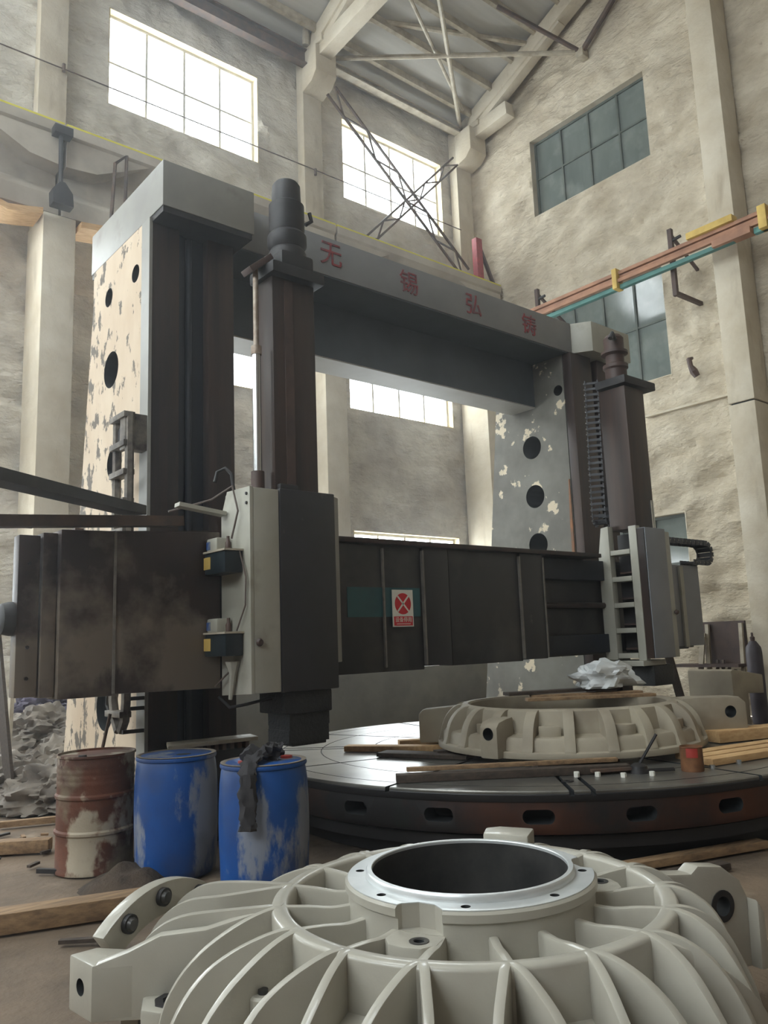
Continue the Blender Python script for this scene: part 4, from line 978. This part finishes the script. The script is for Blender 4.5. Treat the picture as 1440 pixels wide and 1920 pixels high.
for k, (x, y) in enumerate(((5.3, 5.2), (5.3, 4.1), (6.8, 4.6), (6.4, 5.5))):
    q = Vector((x, y, TZ+.029)); dd = Vector((.35, -.12, 0))
    one('packing_timber', MB().bar(q-dd, q+dd, .10, .055), 'wood_dark', 'flat dark packing timber between table and beige housing', 'timber', 'packing under the beige housing')
# boards and film lying over its opening
def board(p0, p1, w_, h_, m_, label, group=None, name='board', cat='board'):
    return one(name, MB().bar(p0, p1, w_, h_), m_, label, cat, group, bevel=.004)
zt = .94
board((5.75, 4.95, zt), (6.7, 4.25, zt), .12, .028, 'wood', 'old board lying slantwise over the housing opening, left one of the pair')
board((6.05, 5.15, zt), (6.95, 4.55, zt), .12, .028, 'wood', 'old board lying slantwise over the housing opening, right one of the pair')
board((5.85, 5.28, zt+.035), (6.95, 4.82, zt+.035), .14, .03, 'wood_dark', 'grey board lying crosswise on the two slanting boards')
def blob(name, c, r, m_, label, cat, group=None, amp=.35, fr=2.2, sub=3, seed=0, flat=True, fold=6.0, folds=False):
    bm = bmesh.new(); bmesh.ops.create_icosphere(bm, subdivisions=sub, radius=1.0)
    mb = MB(); bm.verts.ensure_lookup_table()
    for v in bm.verts:
        p = v.co; k = 1+amp*nz(p.x*fr+seed, p.y*fr, p.z*fr)+amp*.55*abs(nz(p.x*fold, p.y*fold+seed, p.z*fold))
        if folds: k += .22*(1-2*abs(nz(p.x*3.1+seed, p.y*7.3, p.z*4.1)))+.10*(1-2*abs(nz(p.x*11+seed, p.y*6, p.z*13)))
        q = Vector((p.x*r[0]*k, p.y*r[1]*k, p.z*r[2]*k))
        if flat and q.z < -r[2]*.45: q.z = -r[2]*.45
        mb.v.append((c[0]+q.x, c[1]+q.y, c[2]+q.z+r[2]*.45))
    mb.f = [tuple(v.index for v in f.verts) for f in bm.faces]; bm.free()
    return one(name, mb, m_, label, cat, group, ang=50 if folds else 25)
blob('plastic_sheet', (6.85, 4.86, zt+.05), (.36, .2, .16), 'plastic', 'crumpled white plastic sheet heaped on the grey board', 'sheet', amp=.5, seed=4, sub=4)

# things on the table
z0 = TZ
board((4.72, 6.3, z0+.03), (5.35, 5.35, z0+.03), .14, .05, 'wood_new', 'fresh pale board on the table left of the beige housing')
board((5.3, 6.22, z0+.025), (5.75, 5.95, z0+.025), .12, .045, 'wood_new', 'short pale board end sticking out behind the beige housing')
board((4.72, 5.78, z0+.022), (5.05, 5.0, z0+.022), .20, .035, 'wood_dark', 'wide dark board in front of the fresh pale board')
board((3.9, 4.62, z0+.03), (5.26, 3.60, z0+.03), .10, .055, 'wood_dark', 'long dark timber along the near edge of the table')
board((4.02, 4.64, z0+.075), (5.3, 3.72, z0+.075), .05, .03, 'wood', 'long thin batten lying on the long dark timber')
for i, (dx, lab) in enumerate(((0, 'nearest'), (.14, 'middle'), (.29, 'farthest'))):
    board((5.82+dx*.5, 3.30+dx, z0+.03), (7.5+dx*.5, 3.0+dx, z0+.03), .12, .05, 'wood_new', 'new yellow plank at the right table edge, %s of three' % lab, 'new planks at the right table edge')
board((7.0, 3.9, z0+.06), (8.2, 3.5, z0+.06), .2, .1, 'wood_new', 'thick tan timber behind the new planks on the table')
t = thing('paint_can', 'rusty brown paint can with a red patch on the table edge', 'can', (5.57, 3.27, z0))
cb = build('can_body', MB().lathe([(0, 0), (.077, 0), (.08, .01), (.078, .165), (.082, .172), (.076, .175), (.073, .02), (0, .02)], (5.57, 3.27, z0), 28), 'can_brown', t)
build('red_patch', MB().lathe([(.0785, .10), (.0805, .10), (.0805, .165), (.0785, .165)], (5.57, 3.27, z0), 10, closed=True, a0=PI*1.02, a1=PI*1.35), 'red', cb)
for i, (x, y) in enumerate(((4.86, 3.76), (4.9, 3.79), (4.97, 3.66), (5.05, 3.50), (5.22, 3.38), (6.05, 3.17), (5.72, 3.2))):
    mb = MB().lathe([(.009, 0), (.02, 0), (.02, .03), (.009, .03)], (x, y, z0), 6, closed=True)
    one('hex_nut', mb, 'sign_white' if i < 5 else 'chrome', 'small white-painted nut on the near table edge, %s of the five' % ('leftmost', 'second from left', 'middle one', 'second from right', 'rightmost')[i] if i < 5 else ('small bright nut beside the new planks, farther one' if i == 5 else 'small bright nut beside the new planks, nearer the paint can'), 'nut', 'nuts on the table')
t = thing('clamp_bar', 'dark iron clamp with an upright slanting lever on the table', 'clamp', (5.27, 3.52, z0))
build('clamp_body', MB().lathe([(0, 0), (.07, 0), (.06, .05), (.03, .07), (0, .07)], (5.27, 3.52, z0), 12), 'black', t)
build('lever', MB().tube([(5.27, 3.52, z0+.05), (5.36, 3.41, z0+.27)], .011, 8), 'black', t)
build('bar', MB().bar((4.98, 3.72, z0+.03), (5.25, 3.54, z0+.035), .05, .02), 'steel_dark', t)
build('prong', MB().bar((5.27, 3.5, z0+.02), (5.47, 3.36, z0+.02), .016, .016), 'black', t)
build('prong', MB().bar((5.25, 3.47, z0+.02), (5.43, 3.33, z0+.02), .016, .016), 'black', t)
one('flat_washer', MB().lathe([(.015, 0), (.04, 0), (.04, .006), (.015, .006)], (4.68, 3.7, z0), 20, closed=True), 'black', 'flat dark washer near the table rim', 'washer')

# ------------------------------------------------------------------ drums
def drum_plastic(x, y, label, mk):
    t = thing('plastic_drum', label, 'drum', (x, y, 0), 'blue plastic drums')
    pr = [(0, .01), (.24, 0), (.262, .02), (.272, .06), (.276, .2), (.281, .3), (.283, .42), (.281, .55), (.276, .66), (.268, .73), (.262, .752), (.272, .757), (.275, .768), (.272, .779), (.258, .783)]
    build('body', MB().lathe(pr, (x, y, 0), 56), mk, t)
    ld = build('lid', MB().lathe([(0, .772), (.24, .772), (.268, .781), (.272, .786), (.255, .789), (.245, .786), (.23, .777), (0, .777)], (x, y, 0), 48), 'drum_lid', t)
    return t, ld
t1, ld1 = drum_plastic(2.60, 5.45, 'blue plastic drum with scuffed grey patches, middle of the three drums', 'drum_blue_a')
build('spill', MB().lathe([(0, .777), (.07, .777), (.05, .784), (0, .786)], (2.62, 5.38, 0), 14), 'black', ld1)
t2, ld2 = drum_plastic(2.80, 4.62, 'blue plastic drum with a black rag over its rim, right of the three drums', 'drum_blue_b')
for k, (dx, dy) in enumerate(((-.13, .02), (.16, -.02))):
    build('bung_cap', MB().lathe([(0, .777), (.04, .777), (.038, .797), (0, .799)], (2.80+dx, 4.62+dy, 0), 16), 'red', ld2)
t = thing('rusty_drum', 'rusty steel drum with ribbed sides, left of the three drums', 'drum', (2.25, 6.02, 0))
pr = [(0, .01), (.262, .01), (.272, 0), (.272, .02), (.265, .03)]
for zc in (.27, .51): pr += [(.265, zc-.02), (.277, zc-.008), (.277, zc+.008), (.265, zc+.02)]
for zc in (.60, .64, .68, .72): pr += [(.265, zc-.012), (.268, zc), (.265, zc+.012)]
pr += [(.265, .77), (.274, .775), (.274, .79), (.264, .79), (.260, .775)]
build('body', MB().lathe(pr, (2.25, 6.02, 0), 56), 'drum_rust', t)
ld3 = build('lid', MB().lathe([(0, .768), (.262, .768), (.262, .774), (0, .774)], (2.25, 6.02, 0), 48), 'drum_lid', t)
build('bung_cap', MB().lathe([(0, .774), (.03, .774), (.028, .788), (0, .79)], (2.12, 5.94, 0), 14), 'black', ld3)
one('steel_rod', MB().tube([(2.36, 6.62, .0), (2.50, 6.42, 1.02)], .014, 8), 'steel_dark', 'short rusty rod leaning up behind the rusty drum', 'rod')
# rag
t = thing('rag', 'black oily rag hanging over the rim of the right blue drum', 'rag', (2.72, 4.5, .78))
mb = MB(); rx = []
path = [(2.86, 4.68, .80), (2.78, 4.6, .83), (2.68, 4.53, .83), (2.60, 4.46, .80), (2.556, 4.40, .74), (2.548, 4.385, .62), (2.543, 4.38, .50), (2.54, 4.378, .43)]
def cloth(path, wd, th, seed):
    """crumpled strip of cloth: a flattened ragged section swept along the path"""
    path = [Vector(q) for q in path]; fine = []
    for a_, b_ in zip(path, path[1:]):
        for k in range(5): fine.append(a_+(b_-a_)*(k/5))
    fine.append(path[-1]); seg = 16; mb = MB(); n_ = len(fine)
    side = Vector((.79, -.61, 0))
    for i, q in enumerate(fine):
        d_ = (fine[min(i+1, n_-1)]-fine[max(i-1, 0)]).normalized(); s1 = (side-d_*side.dot(d_)).normalized(); s2 = d_.cross(s1)
        for k in range(seg):
            b_ = 2*PI*k/seg; f_ = 1+.55*nz(i*.35, k*.9, seed)+.25*nz(i*.9, k*2.1, seed+5)
            mb.v.append(q+s1*math.cos(b_)*wd*f_+s2*math.sin(b_)*th*(f_+.6*math.sin(3*b_+i*.5)))
    mb.f = [(i*seg+k, i*seg+(k+1) % seg, (i+1)*seg+(k+1) % seg, (i+1)*seg+k) for i in range(n_-1) for k in range(seg)]+[tuple(range(seg))[::-1], tuple(range((n_-1)*seg, n_*seg))]
    return mb
build('cloth', cloth(path, .048, .020, 3), 'rag', t)
build('knot', cloth([(2.66, 4.56, .82), (2.74, 4.60, .85), (2.82, 4.60, .84), (2.88, 4.56, .81)], .07, .035, 9), 'rag', t)
build('tail', cloth([(2.76, 4.64, .83), (2.88, 4.68, .815), (2.98, 4.71, .81)], .045, .018, 14), 'rag', t)

# slab lying behind the drums, on two stub blocks
one('guard_plate', MB().prism([(2.78, 5.98), (3.56, 5.95), (3.62, 6.18), (2.90, 6.26)], 'z', .745, .775), 'steel_white', 'beige slab with a toothed underside behind the blue drums', 'slab', bevel=.006)
mb = MB()
for i in range(9): mb.box(2.92+.07*i, 2.955+.07*i, 6.02, 6.16, .69, .744)
one('slab_teeth', mb, 'steel_dark', 'row of dark lugs just under the beige slab', 'lugs')
one('trestle', MB().box(2.9, 3.5, 6.03, 6.16, 0, .689), 'table_rim', 'dark block stand carrying the beige slab behind the drums', 'stand', bevel=.01)

# ------------------------------------------------------------------ floor clutter, left
k = 0
spots = [(3.0, 9.6, .5), (3.4, 10.2, .6), (3.9, 10.9, .7), (3.2, 11.2, .7), (2.6, 9.3, .4), (3.6, 9.6, .5), (4.3, 11.4, .8), (2.7, 10.4, .6), (3.3, 8.9, .35), (2.9, 8.6, .35), (3.75, 10.1, .75), (3.3, 10.6, .95), (4.0, 11.6, 1.0), (2.85, 8.85, .3), (3.05, 9.2, .6), (3.5, 11.6, 1.1)]
for i, (x, y, s) in enumerate(spots):
    dark = i in (6, 12, 15)
    blob('sheeting' if not dark else 'cloth_bundle', (x, y, max(0, s-.5)*.9), (.42, .34, .26), 'sack_dark' if dark else 'sack',
         'purple-grey cloth bundle on top of the rubbish heap' if dark else 'crumpled dusty sheeting in the rubbish heap by the left wall', 'cloth' if dark else 'sheeting',
         'cloth bundles on the rubbish heap' if dark else 'crumpled sheeting in the rubbish heap', amp=.5, fr=2.0, seed=i*3.1, sub=5, fold=5.0, folds=True)
heap = MB(); vs = []; fs = []; n1 = 26
for i in range(n1+1):
    for j in range(n1+1):
        u, v = i/n1*2-1, j/n1*2-1; x = 3.4+u*1.5; y = 10.3+v*1.6; hgt = max(0, 1-u*u-v*v)**.8*.42
        vs.append((x, y, max(-.03, hgt*(1+.5*nz(x*2, y*2, 1))-.02)))
for i in range(n1):
    for j in range(n1):
        a_ = i*(n1+1)+j; fs.append((a_, a_+n1+1, a_+n1+2, a_+1))
tag(build('rubble_heap', heap.add(vs, fs), 'dirt'), 'low heap of dirt beneath the crumpled sheeting', 'dirt', kind='stuff')
def mound(x0, y0, r, hgt, label):
    mb = MB(); vs = []; fs = []; n1 = 20
    for i in range(n1+1):
        for j in range(n1+1):
            u, v = i/n1*2-1, j/n1*2-1; x = x0+u*r; y = y0+v*r
            vs.append((x, y, max(0, 1-u*u-v*v)*hgt*(1+.8*nz(x*6, y*6, 2))-.015))
    for i in range(n1):
        for j in range(n1):
            a_ = i*(n1+1)+j; fs.append((a_, a_+n1+1, a_+n1+2, a_+1))
    tag(build('dirt_mound', mb.add(vs, fs), 'dirt'), label, 'dirt', kind='stuff')
mound(2.28, 5.42, .34, .13, 'small dirt mound at the foot of the drums')
mound(1.95, 7.2, .3, .05, 'low dirt patch left of the rusty drum')
one('timber_beam', MB().bar((1.25, 5.1, .055), (2.25, 4.78, .055), .16, .11), 'wood', 'squared timber beam lying on the floor at the left edge', 'timber', bevel=.008)
one('timber_beam', MB().bar((1.75, 7.05, .05), (2.18, 6.75, .05), .12, .10), 'wood', 'short round-edged timber on the floor left of the rusty drum', 'timber', bevel=.02)
one('timber_beam', MB().bar((2.12, 7.95, .035), (2.78, 7.7, .035), .06, .05), 'wood', 'thin pale batten in front of the rubbish heap', 'timber')
one('stick', MB().bar((1.55, 4.62, .012), (1.78, 4.42, .02), .035, .02), 'wood_dark', 'dark flat stick on the floor in front of the timber beam', 'stick')
one('bar', MB().bar((1.9, 6.15, .02), (2.05, 5.95, .02), .03, .03), 'black', 'short dark bar on the floor beside the rusty drum', 'bar')
for i in range(26):
    x = 1.5+random.random()*1.1; y = 5.6+random.random()*3.0; a = random.random()*PI; l = .03+.09*random.random()
    if math.hypot(x-2.25, y-6.02) < .4 or math.hypot(x-2.6, y-5.45) < .4: continue
    one('wood_chip', MB().bar((x, y, .012), (x+l*math.cos(a), y+l*math.sin(a), .016), .03, .018), random.choice(('wood_dark', 'dirt', 'wood', 'black')),
        'small scrap chip on the dusty floor by the drums', 'scrap', 'scraps on the floor by the drums')
one('leaning_board', MB().bar((2.44, 8.75, .01), (2.30, 9.0, 1.72), .26, .03, (1, 0, 0)), 'wood_dark', 'dark board leaning under the left end of the crossrail, nearer one', 'board')
one('leaning_board', MB().bar((2.52, 9.3, .01), (2.62, 9.5, 1.45), .10, .04, (1, 0, 0)), 'steel_white', 'narrow pale board leaning behind the dark one at the left edge', 'board')
# planks on the floor between table and housing
board((4.3, 3.35, .03), (5.75, 2.9, .03), .10, .05, 'wood', 'brown plank on the floor between table and foreground housing, far one')
board((4.2, 3.12, .025), (5.1, 2.83, .025), .10, .04, 'wood_dark', 'dark plank on the floor between table and foreground housing, near one')

# ------------------------------------------------------------------ clutter at the right
t = thing('gas_cylinder', 'dark gas cylinder standing against the right wall', 'cylinder', (13.1, 6.42, 0))
build('body', MB().lathe([(0, 0), (.12, 0), (.125, .02), (.125, 1.12), (.115, 1.2), (.07, 1.27), (.05, 1.3), (0, 1.3)], (13.1, 6.42, 0), 28), 'cyl_gas', t)
build('valve', MB().lathe([(0, 1.3), (.035, 1.3), (.04, 1.36), (.018, 1.38), (.018, 1.43), (0, 1.44)], (13.1, 6.42, 0), 14), 'brown_iron', t)
t = thing('steel_rack', 'brown sheet and post rack leaning by the right wall behind the cylinder', 'rack', (13.3, 7.0, 0))
build('sheet', MB().box(13.45, 13.5, 6.7, 7.45, .9, 1.64), 'brown_iron', t)
for y in (6.75, 7.35): build('post', MB().bar((13.3, y, 0), (13.42, y, 1.6), .06, .06), 'steel_white', t)
for y in (6.9, 7.0, 7.1, 7.2, 7.5): build('bar', MB().bar((13.2, y, 0), (13.38, y, .9+.1*math.sin(y*9)), .04, .04), 'steel_dark', t)
build('shelf', MB().box(13.1, 13.5, 6.7, 7.9, .88, .93), 'brown_iron', t)
prof = [(11.6, 0), (12.05, 0), (12.05, .55), (12.55, .52), (12.55, .80), (11.65, .92), (11.6, .90)]
one('casting_bracket', MB().prism(prof, 'y', 6.05, 6.75), 'cast2', 'beige angle-shaped casting in front of the brown rack', 'casting', bevel=.02)
def plank_lean(p0, p1, label): return one('leaning_plank', MB().bar(p0, p1, .12, .04, (1, 0, 0)), 'wood_dark', label, 'plank')
plank_lean((11.2, 6.55, .01), (11.1, 6.75, 1.2), 'grey plank leaning upright left of the beige angle casting')
one('leaning_plank', MB().bar((13.1, 7.5, .02), (13.35, 7.4, 1.45), .08, .04, (1, 0, 0)), 'steel_white', 'pale plank leaning against the brown rack', 'plank')
jm = ('steel_dark', 'black', 'tan_panel', 'link_worn', 'wood_dark')
for i in range(16):
    x = 10.3+random.random()*.9; y = 6.0+random.random()*1.1; z = .03+.5*random.random()*(1 if i > 7 else .1)
    a = random.random()*PI; l = .15+.25*random.random()
    one('scrap_iron', MB().box(x-l/2, x+l/2, y-.06, y+.06, 0, z+.1), jm[i % 5], 'scrap iron piece in the dark heap under the right tool head', 'scrap', 'scrap iron under the right tool head', bevel=.01)
for i in range(7):
    y = 5.5-.12*i; one('steel_pipe', MB().tube([(11.9, y, .45+.02*(i % 2)), (13.4, y-.1, .5)], .045, 10), 'pipe_white', 'pale pipe in the stack at the right picture edge', 'pipe', 'pipes stacked at the right edge')
one('pipe_stand', MB().box(12.0, 13.3, 4.7, 5.56, 0, .40), 'steel_dark', 'low dark stand carrying the pale pipes', 'stand', bevel=.01)
